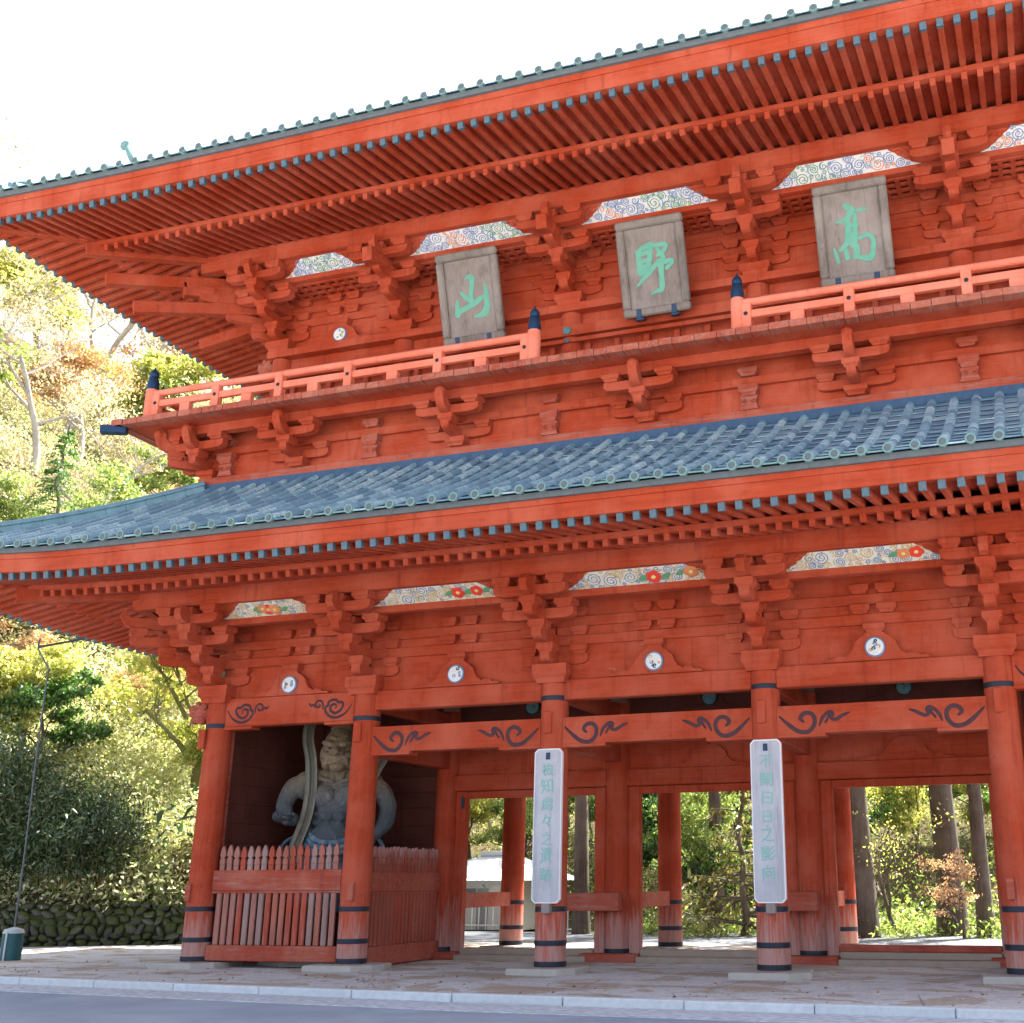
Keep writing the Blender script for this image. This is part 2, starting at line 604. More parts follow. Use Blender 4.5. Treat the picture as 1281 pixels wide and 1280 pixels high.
sheet('forecourt', mat_forecourt(), [(p[0], 11.5) for p in CURB], CURB, GZ, .3)
t_ = NT('back_road')
n_ = t_.noise(t_.pos(), 20, 4)
t_.color(t_.mix(n_, (.10, .11, .125), (.15, .16, .18)))
t_.rough(.85)
sheet('path', t_.m, [(-17.8, 19), (60, 19)], [(-17.8, 11.5), (60, 11.5)], GZ - .004, .3)
sheet('road', mat_asphalt(), off(CURB, 1.30), [(-60, -13), (-30, -13), (-12.8, -13), (-1, -13), (6.9, -13), (16, -13), (60, -13)], GZ - .125)
sheet('gutter', mat_gutter(), off(CURB, .19), off(CURB, 1.31), GZ - .115, .02)
t_ = NT('pale_bounce_ground')
n_ = t_.noise(t_.pos(), 9, 5)
t_.color(t_.mix(n_, (.44, .425, .40), (.52, .50, .47)))
t_.rough(.95)
sheet('bounce_ground', t_.m, [(-160, -12.99), (160, -12.99)], [(-160, -150), (160, -150)], GZ - .13)  # unseen pale ground, added to bounce sunlight up under the eaves
# kerb stones: one run of blocks with open joints
mb = MB()
random.seed(5)
xx = -40.0
while xx < 40:
    L = 2.0
    a, b = Vector((xx + .006, curb_y(xx), 0)), Vector((xx + L - .006, curb_y(xx + L), 0))
    d = (b - a).normalized()
    nrm = Vector((d.y, -d.x, 0))
    m_ = Matrix((d, Vector((-d.y, d.x, 0)), Vector((0, 0, 1)))).transposed().to_4x4()
    m_.translation = a + nrm * .185
    mb.box(0, (b - a).length, 0, .18, GZ - .24, GZ + .012 + random.uniform(-.004, .004), .018, 0, m_)
    xx += L
tag(mb.build('kerb', mat_island('kerb_concrete', [(0, (.52, .55, .57)), (.6, (.62, .64, .65)), (.9, (.55, .56, .56)), (1, (.30, .34, .42))], .85, var=(.45, .47, .47))), kind='structure')

# ------------------------------------------------------------------ the gate
gate = thing('temple_gate', 'huge two storey vermilion timber temple gate with blue copper tiled roofs', 'gate', (0, 0, 0))
def part(mb, name, mats, parent=None, loc=None, rz=0, **kw):
    return mb.build(name, mats, parent or gate, loc, rz, **kw)

def spiral(cx, cz, r, turns, a0, sgn=1, n=26, r0=.12):
    return [(cx + (r * (r0 + (1 - r0) * k / n)) * math.cos(a0 + sgn * turns * 2 * math.pi * k / n),
             cz + (r * (r0 + (1 - r0) * k / n)) * math.sin(a0 + sgn * turns * 2 * math.pi * k / n)) for k in range(n + 1)]

# --- columns
def make_column(rows, zb, zt, band_z, worn):
    mb = MB()
    prof = []
    for k in range(13):
        u = k / 12
        prof.append((.315 - .03 * u ** 2, zb + (zt - zb) * u))
    mb.lathe(prof, seg=28)
    c = mb.build('column', M['red_post_worn'] if worn else M['red_z'], gate)
    for z in band_z:
        b = MB()
        u = max(0, (z - zb) / (zt - zb))
        r = .315 - .03 * u * u + .006
        hh = .05
        b.lathe([(r - .02, z - hh - .004), (r, z - hh), (r + .003, z), (r, z + hh), (r - .02, z + hh + .004)], seg=28)
        b.build('iron_band', M['iron'], c)
    return c
cA = make_column('front', 0, 5.62, [.06, .45, 1.09, 5.08], True)
cA.location = (XC[0], 0, 0)
for i in (1, 4, 5):
    c = copy_tree(cA, gate); c.location = (XC[i], 0, 0)
cB = make_column('front', 0, 5.62, [.06, .45, 1.09, 5.29], True)
cB.location = (XC[2], 0, 0)
c = copy_tree(cB, gate); c.location = (XC[3], 0, 0)
cM = make_column('mid', .05, 5.72, [.10], True)
cM.location = (XC[0], D, 0)
for i in (1, 2, 3, 4, 5):
    c = copy_tree(cM, gate); c.location = (XC[i], D, 0)
cM.data = cM.data.copy(); cM.data.materials[0] = M['dark_board']
cR = make_column('rear', -.02, 5.72, [.06, .45, 1.09], True)
cR.location = (XC[0], YB, 0)
for i in (1, 2, 3, 4, 5):
    c = copy_tree(cR, gate); c.location = (XC[i], YB, 0)
# base stones and pegs
random.seed(2)
for j, y in enumerate((0, YB)):
    for i in range(6):
        mb = MB()
        poly = []
        for k in range(10):
            an = 2 * math.pi * k / 10 + .2
            r = (.72 + random.uniform(-.06, .08)) / max(abs(math.cos(an)), abs(math.sin(an)), .72)
            poly.append((r * math.cos(an) * .98, r * math.sin(an) * .9))
        n = len(poly)
        vs = [(p[0], p[1], GZ - .1) for p in poly] + [(p[0], p[1], -.03) for p in poly] + [(p[0] * .96, p[1] * .96, -.004) for p in poly]
        fs = [[a + k, a + (k + 1) % n, a + n + (k + 1) % n, a + n + k] for a in (0, n) for k in range(n)] + [[2 * n + k for k in range(n)]]
        mb.add(vs, fs)
        part(mb, 'base_stone', M['stone'], loc=(XC[i], y, 0))
for i in range(6):
    mb = MB()
    mb.box(-.09, .09, -.345, -.27, 4.55, 5.0, .015)
    part(mb, 'wedge_peg', M['red_z'], loc=(XC[i] + (-.03 if i else -.2), 0, 0))
for i in (0, 1, 4):
    mb = MB()
    mb.box(-.07, .07, -.37, -.27, 1.25, 1.62, .015)
    part(mb, 'wedge_peg', M['red_fence'], loc=(XC[i] + (.08 if i == 1 else -.12), 0, 0))

def bays():
    return [(XC[i], XC[i + 1]) for i in range(5)]

# --- tie beams and rainbow beams, front and rear rows
SCROLL1 = [(165, 855), (205, 890), (240, 912), (278, 914), (303, 888), (305, 858), (287, 841), (262, 845), (250, 864), (266, 878)]
SCROLL2 = [(322, 893), (338, 858), (364, 836), (378, 842), (372, 860), (390, 864), (418, 848), (445, 836)]
SCROLL2B = [(345, 880), (360, 858), (366, 842)]
CLOUD1 = [(245, 70), (268, 103), (290, 120), (322, 132), (358, 127), (384, 105), (386, 84), (372, 74), (370, 60), (350, 50), (330, 52), (318, 62), (300, 62), (292, 78), (300, 92), (312, 104), (334, 112), (356, 100), (358, 80), (342, 70), (328, 78), (332, 92)]
CLOUD2 = [(402, 95), (400, 72), (412, 54), (432, 54), (440, 68), (430, 82), (416, 78), (420, 66)]
CLOUD3 = [(442, 86), (452, 70), (464, 76), (476, 62)]
def beam_scrolls(x0, x1, z0, sc, strokes, sx, sy, tilt, parent, yface):
    for side in (0, 1):
        mb = MB()
        for st, wd in strokes:
            pts = []
            for px, py in st:
                py2 = py + (px - sx) * tilt
                x = (px - sx) / sc
                pts.append((x0 + x if side == 0 else x1 - x, z0 + (sy - py2) / sc))
            mb.ribbon(arc_pts(pts, 6), wd, yface, 0, .012)
        mb.build('carved_scroll', M['scroll'], parent)
for j, y in ((0, 0.0), (1, YB)):
    for i, (xa, xb) in enumerate(bays()):
        xa2, xb2 = xa + .25, xb - .25
        mb = MB()
        if i in (0, 4):
            mb.box(xa2, xb2, y - .16, y + .16, 5.05, 5.70, .02)
            mb.box(xa2, xa2 + .75, y - .16, y + .16, 4.985, 5.048, .004)
            mb.box(xb2 - .75, xb2, y - .16, y + .16, 4.985, 5.048, .004)
            b = part(mb, 'tie_beam', M['red_x'])
            if j == 0:
                beam_scrolls(xa2 + .03, xb2 - .03, 5.03, 208, [(CLOUD1, .065), (CLOUD2, .052), (CLOUD3, .046)], 238, 152, -.026, b, y - .1605)
        else:
            mb.box(xa2, xb2, y - .15, y + .15, 5.25, 5.68, .02)
            part(mb, 'tie_beam', M['red_x'])
            mb = MB()
            mb.box(xa2, xb2, y - .17, y + .17, 4.329, 4.88, .006)
            mb.box(xa2, xa2 + .95, y - .17, y + .17, 4.262, 4.328, .004)
            mb.box(xb2 - .95, xb2, y - .17, y + .17, 4.262, 4.328, .004)
            b = part(mb, 'rainbow_beam', M['red_x'])
            if j == 0:
                beam_scrolls(xa2 + .02, xb2 - .02, 4.262, 200, [(SCROLL1, .085), (SCROLL2, .07), (SCROLL2B, .05)], 160, 940, .055, b, y - .1705)

# --- bracket sets
def hijiki(mb, L, w_, z0, h, axis='x', c=(0, 0), both=True, l0=None):
    """bracket arm: flat top, ends turned up in a curve below"""
    a = -L / 2 if l0 is None else l0
    b = L / 2 if l0 is None else L
    q = min(.25, (b - a) * .3)
    def endcurve(x, s):
        return [(x - s * q, z0), (x - s * q * .5, z0 + h * .05), (x - s * q * .22, z0 + h * .16), (x - s * q * .06, z0 + h * .32), (x, z0 + h * .48)]
    poly = endcurve(b, 1) + [(b, z0 + h), (a, z0 + h)] + ([p for p in endcurve(a, -1)][::-1] if both else [(a, z0)])
    if axis == 'x':
        X = Matrix.Translation((c[0], c[1], 0))
    else:  # run along -y
        X = Matrix.Translation((c[0], c[1], 0)) @ Matrix.Rotation(-math.pi / 2, 4, 'Z')
    mb.prism(poly, -w_ / 2, w_ / 2, X)

def bracket(zd, dh, da, step, pitch, wall_lat=(1, 1), daito=True, eps=0.0, diag=1.0, lat=True, tail=False, nose='knob', lat_sides=(1, 1)):
    """local frame: outward = -y; z absolute. returns (mesh builder, blocks, nose builder)"""
    mb, blocks, nb = MB(), [], MB()
    st = step * diag
    ah, bh = pitch * .54, pitch * .46
    aw = .215 - eps * 2
    z0 = zd + dh + eps
    if daito:
        mb.masu(0, 0, zd, da, dh, 0, None, .80)
    for k in range(3):
        z = z0 + k * pitch
        hijiki(mb, st * (k + 1) + .16, aw, z, ah, 'y', (0, 0), False, -.25)
        blocks.append((0, -st * (k + 1), z + ah - .03, .37, bh + .03))
        if k < 2 and lat:
            l, r_ = (-.58 - .18) * lat_sides[0], (.58 + .18) * lat_sides[1]
            if k == 0:
                hijiki(mb, r_ if r_ else .1, aw - .01, z + .002, ah - .004, 'x', (0, 0), True, l if l else -.1)
            for s, on in ((-1, lat_sides[0]), (1, lat_sides[1])):
                if on: blocks.append((s * .58, 0, z + ah, .37, bh))
    if lat:
        for s, on in ((-1, lat_sides[0]), (1, lat_sides[1])):
            if on: blocks.append((s * .58, 0, z0 + 2 * pitch + ah, .37, bh))
        for (yy, zz) in ((-step * 2, z0 + 2 * pitch), (-step * 3, z0 + 3 * pitch)):
            hijiki(mb, .80, aw - .004, zz + .003, ah - .006, 'x', (0, yy), True, -.80)
            for s in (-1, 1):
                blocks.append((s * .60, yy, zz + ah, .40, bh))
            blocks.append((0, yy, zz + ah - .004, .36, bh - .02))
    # top tier: stub with a curved beak
    z = z0 + 3 * pitch
    y1 = -st * 3
    if nose == 'knob':
        prof = [(.0, z), (st * 3 + .2, z + .01), (st * 3 + .36, z + .06), (st * 3 + .44, z + .16), (st * 3 + .43, z + .30),
                (st * 3 + .34, z + .40), (st * 3 + .24, z + .36), (st * 3 + .18, z + .26), (st * 3 + .10, z + ah + .03), (0, z + ah)]
    elif nose == 'beak':
        prof = [(.0, z), (st * 3 + .10, z - .0), (st * 3 + .22, z + .02), (st * 3 + .34, z + .12), (st * 3 + .42, z + .27), (st * 3 + .40, z + .43),
                (st * 3 + .29, z + .45), (st * 3 + .27, z + .31), (st * 3 + .17, z + .22), (st * 3 + .08, z + ah + .02), (0, z + ah)]
    else:
        prof = [(.0, z), (st * 3 + .32, z), (st * 3 + .32, z + ah), (0, z + ah)]
    nb.prism(prof, -.085, .085, Matrix.Rotation(-math.pi / 2, 4, 'Z'))
    if tail:
        nb.obox((0, .0, z0 + 3.2 * pitch), (0, -st * 3 - .52, z0 + 2.62 * pitch), .25, .34, .015)
        nb.obox((0, -st * 3 - .46, z0 + 2.64 * pitch - .004), (0, -st * 3 - .56, z0 + 2.60 * pitch - .004), .27, .36, .02)
    return mb, blocks, nb

def place_brackets(spec, spots, fine):
    """spots: (x, y, rz); fine: blocks as objects of their own"""
    mb, blocks, nb = bracket(**spec)
    if not fine:
        for (x, y, z, a, h) in blocks: mb.masu(x, y, z, a, h)
        mb.merge(nb)
        me = mb.mesh('bracket_set', [M['red_x']])
        for (x, y, rz) in spots:
            link('bracket_set', me, gate, (x, y, 0), rz)
        return
    me = mb.mesh('bracket_set', [M['red_x']])
    nme = nb.mesh('nosing', [M['red_y']])
    cache = {}
    for (x, y, rz) in spots:
        o = link('bracket_set', me, gate, (x, y, 0), rz)
        link('nosing', nme, o)
        for (bx, by, bz, a, h) in blocks:
            k = (round(a, 3), round(h, 3))
            if k not in cache:
                q = MB(); q.masu(0, 0, 0, a, h)
                cache[k] = q.mesh('bearing_block', [M['red_x']])
            link('bearing_block', cache[k], o, (bx, by, bz))

LO = dict(zd=5.60, dh=.40, da=.78, step=.465, pitch=.405)
UP = dict(zd=14.72, dh=.27, da=.70, step=.48, pitch=.38)
HP = math.pi / 2
place_brackets(dict(LO, nose='knob'), [(XC[i], 0, 0) for i in (1, 2, 3, 4)], True)
place_brackets(dict(LO, nose='knob', lat_sides=(0, 1)), [(XC[0], 0, 0)], True)
place_brackets(dict(LO, nose='knob', lat_sides=(1, 0)), [(XC[5], 0, 0)], False)
place_brackets(dict(LO, nose='knob'), [(XC[i], YB, math.pi) for i in range(1, 5)] + [(XC[0], D, -HP), (XC[5], D, HP)], False)
place_brackets(dict(LO, nose='knob', daito=False, eps=.003, lat_sides=(0, 0)), [(XC[0], 0, -HP), (XC[5], 0, HP), (XC[0], YB, -HP), (XC[5], YB, HP), (XC[0], YB, math.pi), (XC[5], YB, math.pi)], False)
place_brackets(dict(LO, nose='beak', daito=False, eps=.006, diag=1.414, lat=False), [(XC[0], 0, -HP / 2), (XC[5], 0, HP / 2), (XC[0], YB, -HP * 1.5), (XC[5], YB, HP * 1.5)], False)
UXC = [-UX, XC[1], XC[2], XC[3], XC[4], UX]
UB = YB - UY
place_brackets(dict(UP, nose='beak', tail=True), [(UXC[i], UY, 0) for i in (1, 2, 3, 4)], True)
place_brackets(dict(UP, nose='beak', lat_sides=(0, 1)), [(UXC[0], UY, 0)], True)
place_brackets(dict(UP, nose='beak', tail=True), [(UXC[i], UB, math.pi) for i in range(1, 5)] + [(-UX, D, -HP), (UX, D, HP)], False)
place_brackets(dict(UP, nose='beak', lat_sides=(1, 0)), [(UX, UY, 0)], False)
place_brackets(dict(UP, nose='beak', daito=False, eps=.003, lat_sides=(0, 0)), [(-UX, UY, -HP), (UX, UY, HP), (-UX, UB, -HP), (UX, UB, HP), (-UX, UB, math.pi), (UX, UB, math.pi)], False)
place_brackets(dict(UP, nose='beak', daito=False, eps=.006, diag=1.414, lat=False, tail=True), [(-UX, UY, -HP / 2), (UX, UY, HP / 2), (-UX, UB, -HP * 1.5), (UX, UB, HP * 1.5)], False)

for sx in (-1, 1):
    for (d1, d2, ln, z1, z2) in ((1, 1, 4.38, 16.55, 15.85), (1, 1, 3.68, 15.90, 15.24), (1, 0, 2.64, 15.70, 15.37)):
        n_ = math.hypot(d1, d2)
        q = MB()
        q.obox((sx * (UX - .2), UY + (.2 if d2 else 0), z1 + .1), (sx * (UX + d1 / n_ * ln), UY - d2 / n_ * ln, z2), .27, .30, .015)
        part(q, 'tail_rafter', M['red_y'])
# --- generic ring sweep (front, left, right, back) with mitred corners and upturned ends
class Ring:
    def __init__(self, hx, yf, yb, reach, A, span):
        self.hx, self.yf, self.yb = hx, yf, yb
        self.yc, self.hy = (yf + yb) / 2, (yb - yf) / 2
        self.reach, self.A, self.span = reach, A, span
    def half(self, side):
        return self.hx if side in ('front', 'back') else self.hy
    def lift(self, side, s, o):
        h = self.half(side)
        e = h + self.reach
        t = max(0, (abs(s) - (e - self.span)) / self.span)
        return self.A * t ** 2.2 * max(0, min(1.1, o / self.reach))
    def P(self, side, s, o, z, lift=True):
        if lift: z += self.lift(side, s, o)
        if side == 'front': return (s, self.yf - o, z)
        if side == 'back': return (-s, self.yb + o, z)
        if side == 'left': return (-self.hx - o, self.yc - s, z)
        return (self.hx + o, self.yc + s, z)
    def band(self, mb, poly, mat=0, lift=True, n=40, sides=('front', 'left', 'right', 'back'), closed=True, smooth=False):
        for side in sides:
            h = self.half(side)
            vs, fs = [], []
            k = len(poly)
            for i in range(n + 1):
                u = -1 + 2 * i / n
                for (o, z) in poly:
                    vs.append(self.P(side, u * (h + o), o, z, lift))
            for i in range(n):
                for a in range(k if closed else k - 1):
                    b = (a + 1) % k
                    fs.append([i * k + a, i * k + b, (i + 1) * k + b, (i + 1) * k + a])
            mb.add(vs, fs, mat, smooth)

def eave(name, ring, op, ob, of, zpb, zpt, zb, zf, sp=.303, fh=.36):
    """op/ob/of: purlin, base-rafter end, flying-rafter end (outward from wall); zpb..zpt purlin;
       zb: underside of base rafter at ob; zf: underside of flying rafter at of"""
    rh, rw = .15, .115
    slope_b = (zb - zpt) / (ob - op)
    def zbase(o): return zpt + slope_b * (o - op)
    zk = zb + rh
    kio = .10
    zf0 = zk + kio
    slope_f = (zf - zf0) / (of - ob)
    def zfly(o): return zf0 + slope_f * (o - ob)
    mb = MB()
    # purlin
    ring.band(mb, [(op - .14, zpb), (op + .14, zpb), (op + .14, zpt), (op - .14, zpt)], 0, False)
    mb_p = mb
    part(mb_p, 'eave_purlin', [M['red_x']])
    mb = MB()
    # soffits
    ring.band(mb, [(op - .6, zbase(op - .6) + rh + .004), (ob + .02, zbase(ob) + rh + .004), (ob + .02, zbase(ob) + rh + .03), (op - .6, zbase(op - .6) + rh + .03)], 1)
    ring.band(mb, [(ob - .3, zfly(ob - .3) + rh), (of - .01, zfly(of) + rh), (of - .01, zfly(of) + rh + .025), (ob - .3, zfly(ob - .3) + rh + .025)], 1)
    # kioi beam on the base-rafter ends
    ring.band(mb, [(ob - .14, zk + .0), (ob + .05, zk - .012), (ob + .05, zf0 + .002), (ob - .14, zf0 + .03)], 0)
    # kayaoi fascia in two steps
    zt = zfly(of) + rh
    ring.band(mb, [(of - .12, zt - .006), (of + .06, zt - .006), (of + .085, zt + fh * .72), (of - .12, zt + fh * .72)], 0)
    ring.band(mb, [(of - .16, zt + fh * .72 + .002), (of + .11, zt + fh * .72 + .002), (of + .135, zt + fh), (of - .16, zt + fh)], 0)
    ring.band(mb, [(of - .25, zt + fh + .002), (of + .20, zt + fh + .002), (of + .235, zt + fh + .10), (of - .25, zt + fh + .10)], 2)
    ev = part(mb, name, [M['red_x'], M['red_y'], M['tile_dark']], angle=30)
    # rafters
    stuff_b, stuff_f = MB(), MB()
    hip = MB()
    def raft(side, s, o0, o1, zfun, cap):
        q = MB()
        l0, l1 = ring.lift(side, s, o0), ring.lift(side, s, o1)
        p0 = Vector(ring.P(side, s, o0, zfun(o0) + rh / 2 + l0, False))
        p1 = Vector(ring.P(side, s, o1, zfun(o1) + rh / 2 + l1, False))
        q.obox(p0, p1, rw, rh, .008, 0)
        if cap:
            d = (p1 - p0).normalized()
            q.obox(p1 - d * .10, p1 + d * .008, rw + .008, rh + .008, .006, 1)
        return q
    for side in ('front', 'left', 'right', 'back'):
        h = ring.half(side)
        n = int((h + of - .12) / sp)
        for i in range(-n, n + 1):
            s = i * sp + (0 if side != 'front' else 0)
            ex = max(0, abs(s) - h)
            o0 = max(op - .3, ex + .12)
            if o0 < ob - .15:
                stuff_b.merge(raft(side, s, o0, ob, zbase, False))
            o0 = max(ob - .35, ex + .12)
            if o0 < of - .1:
                q = raft(side, s, o0, of, zfly, True)
                if side == 'front':
                    q.build('flying_rafter', [M['red_y'], M['copper_cap']], ev)
                else:
                    stuff_f.merge(q)
    o = stuff_b.build('base_rafter', [M['red_y']], ev); o['kind'] = 'stuff'
    o = stuff_f.build('side_flying_rafter', [M['red_y'], M['copper_cap']], ev); o['kind'] = 'stuff'
    # hip rafters
    for sx in (-1, 1):
        for side in ('front', 'back'):
            h = ring.half(side)
            q = MB()
            sg = sx if side == 'front' else -sx
            a = Vector(ring.P(side, sg * (h + op - .2), op - .2, zbase(op - .2) + .02, False))
            b = Vector(ring.P(side, sg * (h + ob + .12), ob + .12, zbase(ob) + .02 + ring.lift(side, h + ob, ob), False))
            q.obox(a, b, .26, .34, .015)
            a2 = Vector(ring.P(side, sg * (h + ob - .4), ob - .4, zfly(ob - .4) + .10 + ring.lift(side, h + ob, ob), False))
            b2 = Vector(ring.P(side, sg * (h + of + .16), of + .16, zfly(of) + .08 + ring.lift(side, h + of, of), False))
            q.obox(a2, b2, .23, .27, .015)
            q.build('hip_rafter', [M['red_y']], ev)
    return zt + fh + .10

def tile_roof(name, ring, oe, ze, ot, zfun, sides, pitch=.43, course=.42, flat_top=None, bed=True):
    """zfun(o): height of the tile bed at outward distance o"""
    mb = MB()
    rnd = random.Random(3)
    for side in sides:
        h = ring.half(side)
        n = int((h + oe) / pitch) + 1
        for i in range(-n, n + 1):
            s = i * pitch
            if abs(s) > h + oe - .06: continue
            o_end = max(ot, abs(s) - h + .02) if flat_top is None else (max(ot, abs(s) - h + .02) if abs(s) - h > 0 else ot)
            o = oe
            first = True
            while o > o_end + .08:
                o2 = max(o_end, o - course)
                # round cover tile
                vs, fs = [], []
                for (oo, r) in ((o + (.02 if not first else 0), .094), (o2, .087)):
                    z = zfun(oo) + ring.lift(side, s, oo)
                    for k in range(7):
                        an = math.pi * k / 6
                        vs.append(ring.P(side, s + r * math.cos(an), oo, z + r * math.sin(an) * 1.0 + .015, False))
                for k in range(6):
                    fs.append([k, k + 1, k + 8, k + 7])
                fs.append([0, 1, 2, 3, 4, 5, 6])
                mb.add(vs, fs, 4, True)
                # pan tile to the right of it
                sm = s + pitch / 2
                if max(abs(sm), abs(s)) - h < o2:
                    vs, fs = [], []
                    for (oo, dz) in ((o + (.02 if not first else 0), .035), (o2, .0)):
                        for k in range(4):
                            ss = s + pitch * k / 3
                            sag = -.03 * math.sin(math.pi * k / 3)
                            vs.append(ring.P(side, ss, oo, zfun(oo) + dz + sag + ring.lift(side, ss, oo), False))
                    for k in range(3):
                        fs.append([k, k + 1, k + 5, k + 4])
                    lo = [ring.P(side, s + pitch * k / 3, oe if first else o + .02, zfun(o) - .02 + ring.lift(side, s, o), False) for k in range(4)]
                    b0 = len(vs)
                    vs += lo
                    for k in range(3):
                        fs.append([k, b0 + k, b0 + k + 1, k + 1])
                    mb.add(vs, fs, 1 if first and rnd.random() < .6 else 0, False)
                o = o2
                first = False
            # round end cap with a rim and a boss
            z = zfun(oe) + ring.lift(side, s, oe) + .03
            c = [ring.P(side, s, oe + .035, z, False), ring.P(side, s, oe - .05, z, False), ring.P(side, s, oe + .012, z, False), ring.P(side, s, oe + .03, z, False)]
            mb.tube([c[1], c[0]], .088, 14, True, 1)
            mb.tube([c[0], Vector(c[0]) + (Vector(c[0]) - Vector(c[1])) * .14], [.062, .048], 10, True, 2)
        # bed below the tiles
    ring_o = [(oe - .02, zfun(oe) - .05)]
    N = 10
    top = [(oe + (ot - oe) * k / N, zfun(oe + (ot - oe) * k / N) - .045) for k in range(N + 1)]
    bot = [(o_, z_ - .08) for (o_, z_) in top[::-1]]
    ring.band(mb, top, 3, True, 40, ('front', 'left', 'right', 'back') if bed else (), False)
    return part(mb, name, [M['tile'], M['tile_edge'], M['tile_dark'], M['ridge_blue'], M['tile_rib']], recalc=False)

def hip_ridge(parent, ring, zfun, oe, ot, hgt, sx, side='front', rad=.11, curl=True):
    h = ring.half(side)
    sg = sx if side == 'front' else -sx
    mb = MB()
    N = 14
    pts = []
    for k in range(N + 1):
        o = oe + (ot - oe) * k / N
        pts.append(Vector(ring.P(side, sg * (h + o), o, zfun(o) + ring.lift(side, h + o, o), False)))
    for a, b in zip(pts, pts[1:]):
        mb.obox(a + Vector((0, 0, hgt * .4)), b + Vector((0, 0, hgt * .4)), .30, hgt, .01)
        mb.obox(a + Vector((0, 0, hgt * .92)), b + Vector((0, 0, hgt * .92)), .38, .05, .01)
    mb.tube([p + Vector((0, 0, hgt * .98)) for p in pts], rad, 10)
    d = (pts[0] - pts[1]).normalized()
    a = pts[0]
    mb.obox(a - d * .02, a + d * .10 + Vector((0, 0, .02)), .42, hgt + .25, .03)
    if curl: mb.tube(arc3([a + d * .05 + Vector((0, 0, hgt + .1)), a + d * .22 + Vector((0, 0, hgt + .22)), a + d * .30 + Vector((0, 0, hgt + .45)), a + d * .16 + Vector((0, 0, hgt + .60))]), [.07, .065, .06, .055, .05, .05, .05, .05, .045, .04, .04, .04, .04, .04, .05, .06, .07, .075, .03][:19], 8)
    return mb.build('hip_ridge', [M['ridge']], parent)

def arc3(pts):
    return [Vector(p) for p in arc_pts([tuple(p) for p in pts], 6)]

# lower eave and roof
RL = Ring(EX, 0, YB, 4.95, .42, 6.0)
op_l = 3 * LO['step']
zE = eave('lower_eave', RL, op_l, 3.10, 4.80, 7.62, 8.03, 7.62, 7.54)
OEL, OTL = 5.10, .55
ZEL = zE + .03
def zlow(o):
    u = (OEL - o) / (OEL - OTL)
    return ZEL + 2.56 * (.80 * u + .20 * u * u)
lroof = tile_roof('lower_roof', RL, OEL, ZEL, OTL, zlow, ('front', 'left', 'right', 'back'))
for sx in (-1, 1):
    for side in ('front', 'back'):
        hip_ridge(lroof, RL, zlow, OEL - .35, OTL + .1, .19, sx, side)
# upper eave and roof
RU = Ring(UX, UY, UB, 5.25, .12, 6.5)
op_u = 3 * UP['step']
zE2 = eave('upper_eave', RU, op_u, 3.35, 5.12, 16.53, 16.98, 16.50, 16.44, fh=.44)
OEU = 5.40
def zup(o):
    u = (OEU - o) / (OEU + 3.35)
    return zE2 + .03 + 5.6 * (.72 * u + .28 * u * u)
uroof = tile_roof('upper_roof', RU, OEU, zE2, -3.25, zup, ('front', 'back'), flat_top=True)
sroof = tile_roof('side_roof_slope', RU, OEU, zE2, .6, zup, ('left', 'right'), bed=False)
for sx in (-1, 1):
    for side in ('front', 'back'):
        hip_ridge(uroof, RU, zup, OEU - .7, .3, .28, sx, side, curl=False)
    mb = MB()
    mb.prism([(UY - .3, zup(.3)), (UB + .3, zup(.3)), (D, zup(-3.2))], 0, .15, Matrix.Translation((sx * (UX - .1), 0, 0)) @ Matrix.Rotation(HP, 4, 'Z'))
    mb.build('gable_wall', [M['red_z']], uroof)
    for sgn, yy in ((-1, UY), (1, UB)):
        q = MB()
        pt = [Vector((sx * 11.35, yy + sgn * o, zup(o) + .12)) for o in (4.75, 3.5, 2.0, .5)]
        q.tube(pt, [.13, .13, .13, .13], 10)
        a = pt[0]
        q.tube(arc3([a, a + Vector((-sx * .0, sgn * .18, .12)), a + Vector((sx * .12, sgn * .2, .36)), a + Vector((sx * .24, sgn * .18, .52))]), [.07] * 10 + [.06] * 5 + [.10, .13, .12, .06], 8)
        q.build('descending_ridge', [M['tile_edge']], uroof)
mb = MB()
mb.box(-UX + .1, UX - .1, D - .3, D + .3, zup(-3.2) - .1, zup(-3.2) + .9, .03)
mb.tube([(-UX, D, zup(-3.2) + .95), (UX, D, zup(-3.2) + .95)], .18, 12)
mb.build('main_ridge', [M['ridge']], uroof)

# blue flashing where the lower roof meets the wall
mb = MB()
RK = Ring(UX, UY, UB, 1, 0, 1)
ko = 1.10            # waist wall stands 1.1 m out from the upper wall plane
ztop = zlow(OTL)
RK.band(mb, [(ko + .02, ztop - .12), (ko + .20, ztop - .10), (ko + .20, ztop + .10), (ko + .06, ztop + .16), (ko + .02, ztop + .16)], 0, False, 4)
part(mb, 'roof_flashing', [M['ridge_blue']])

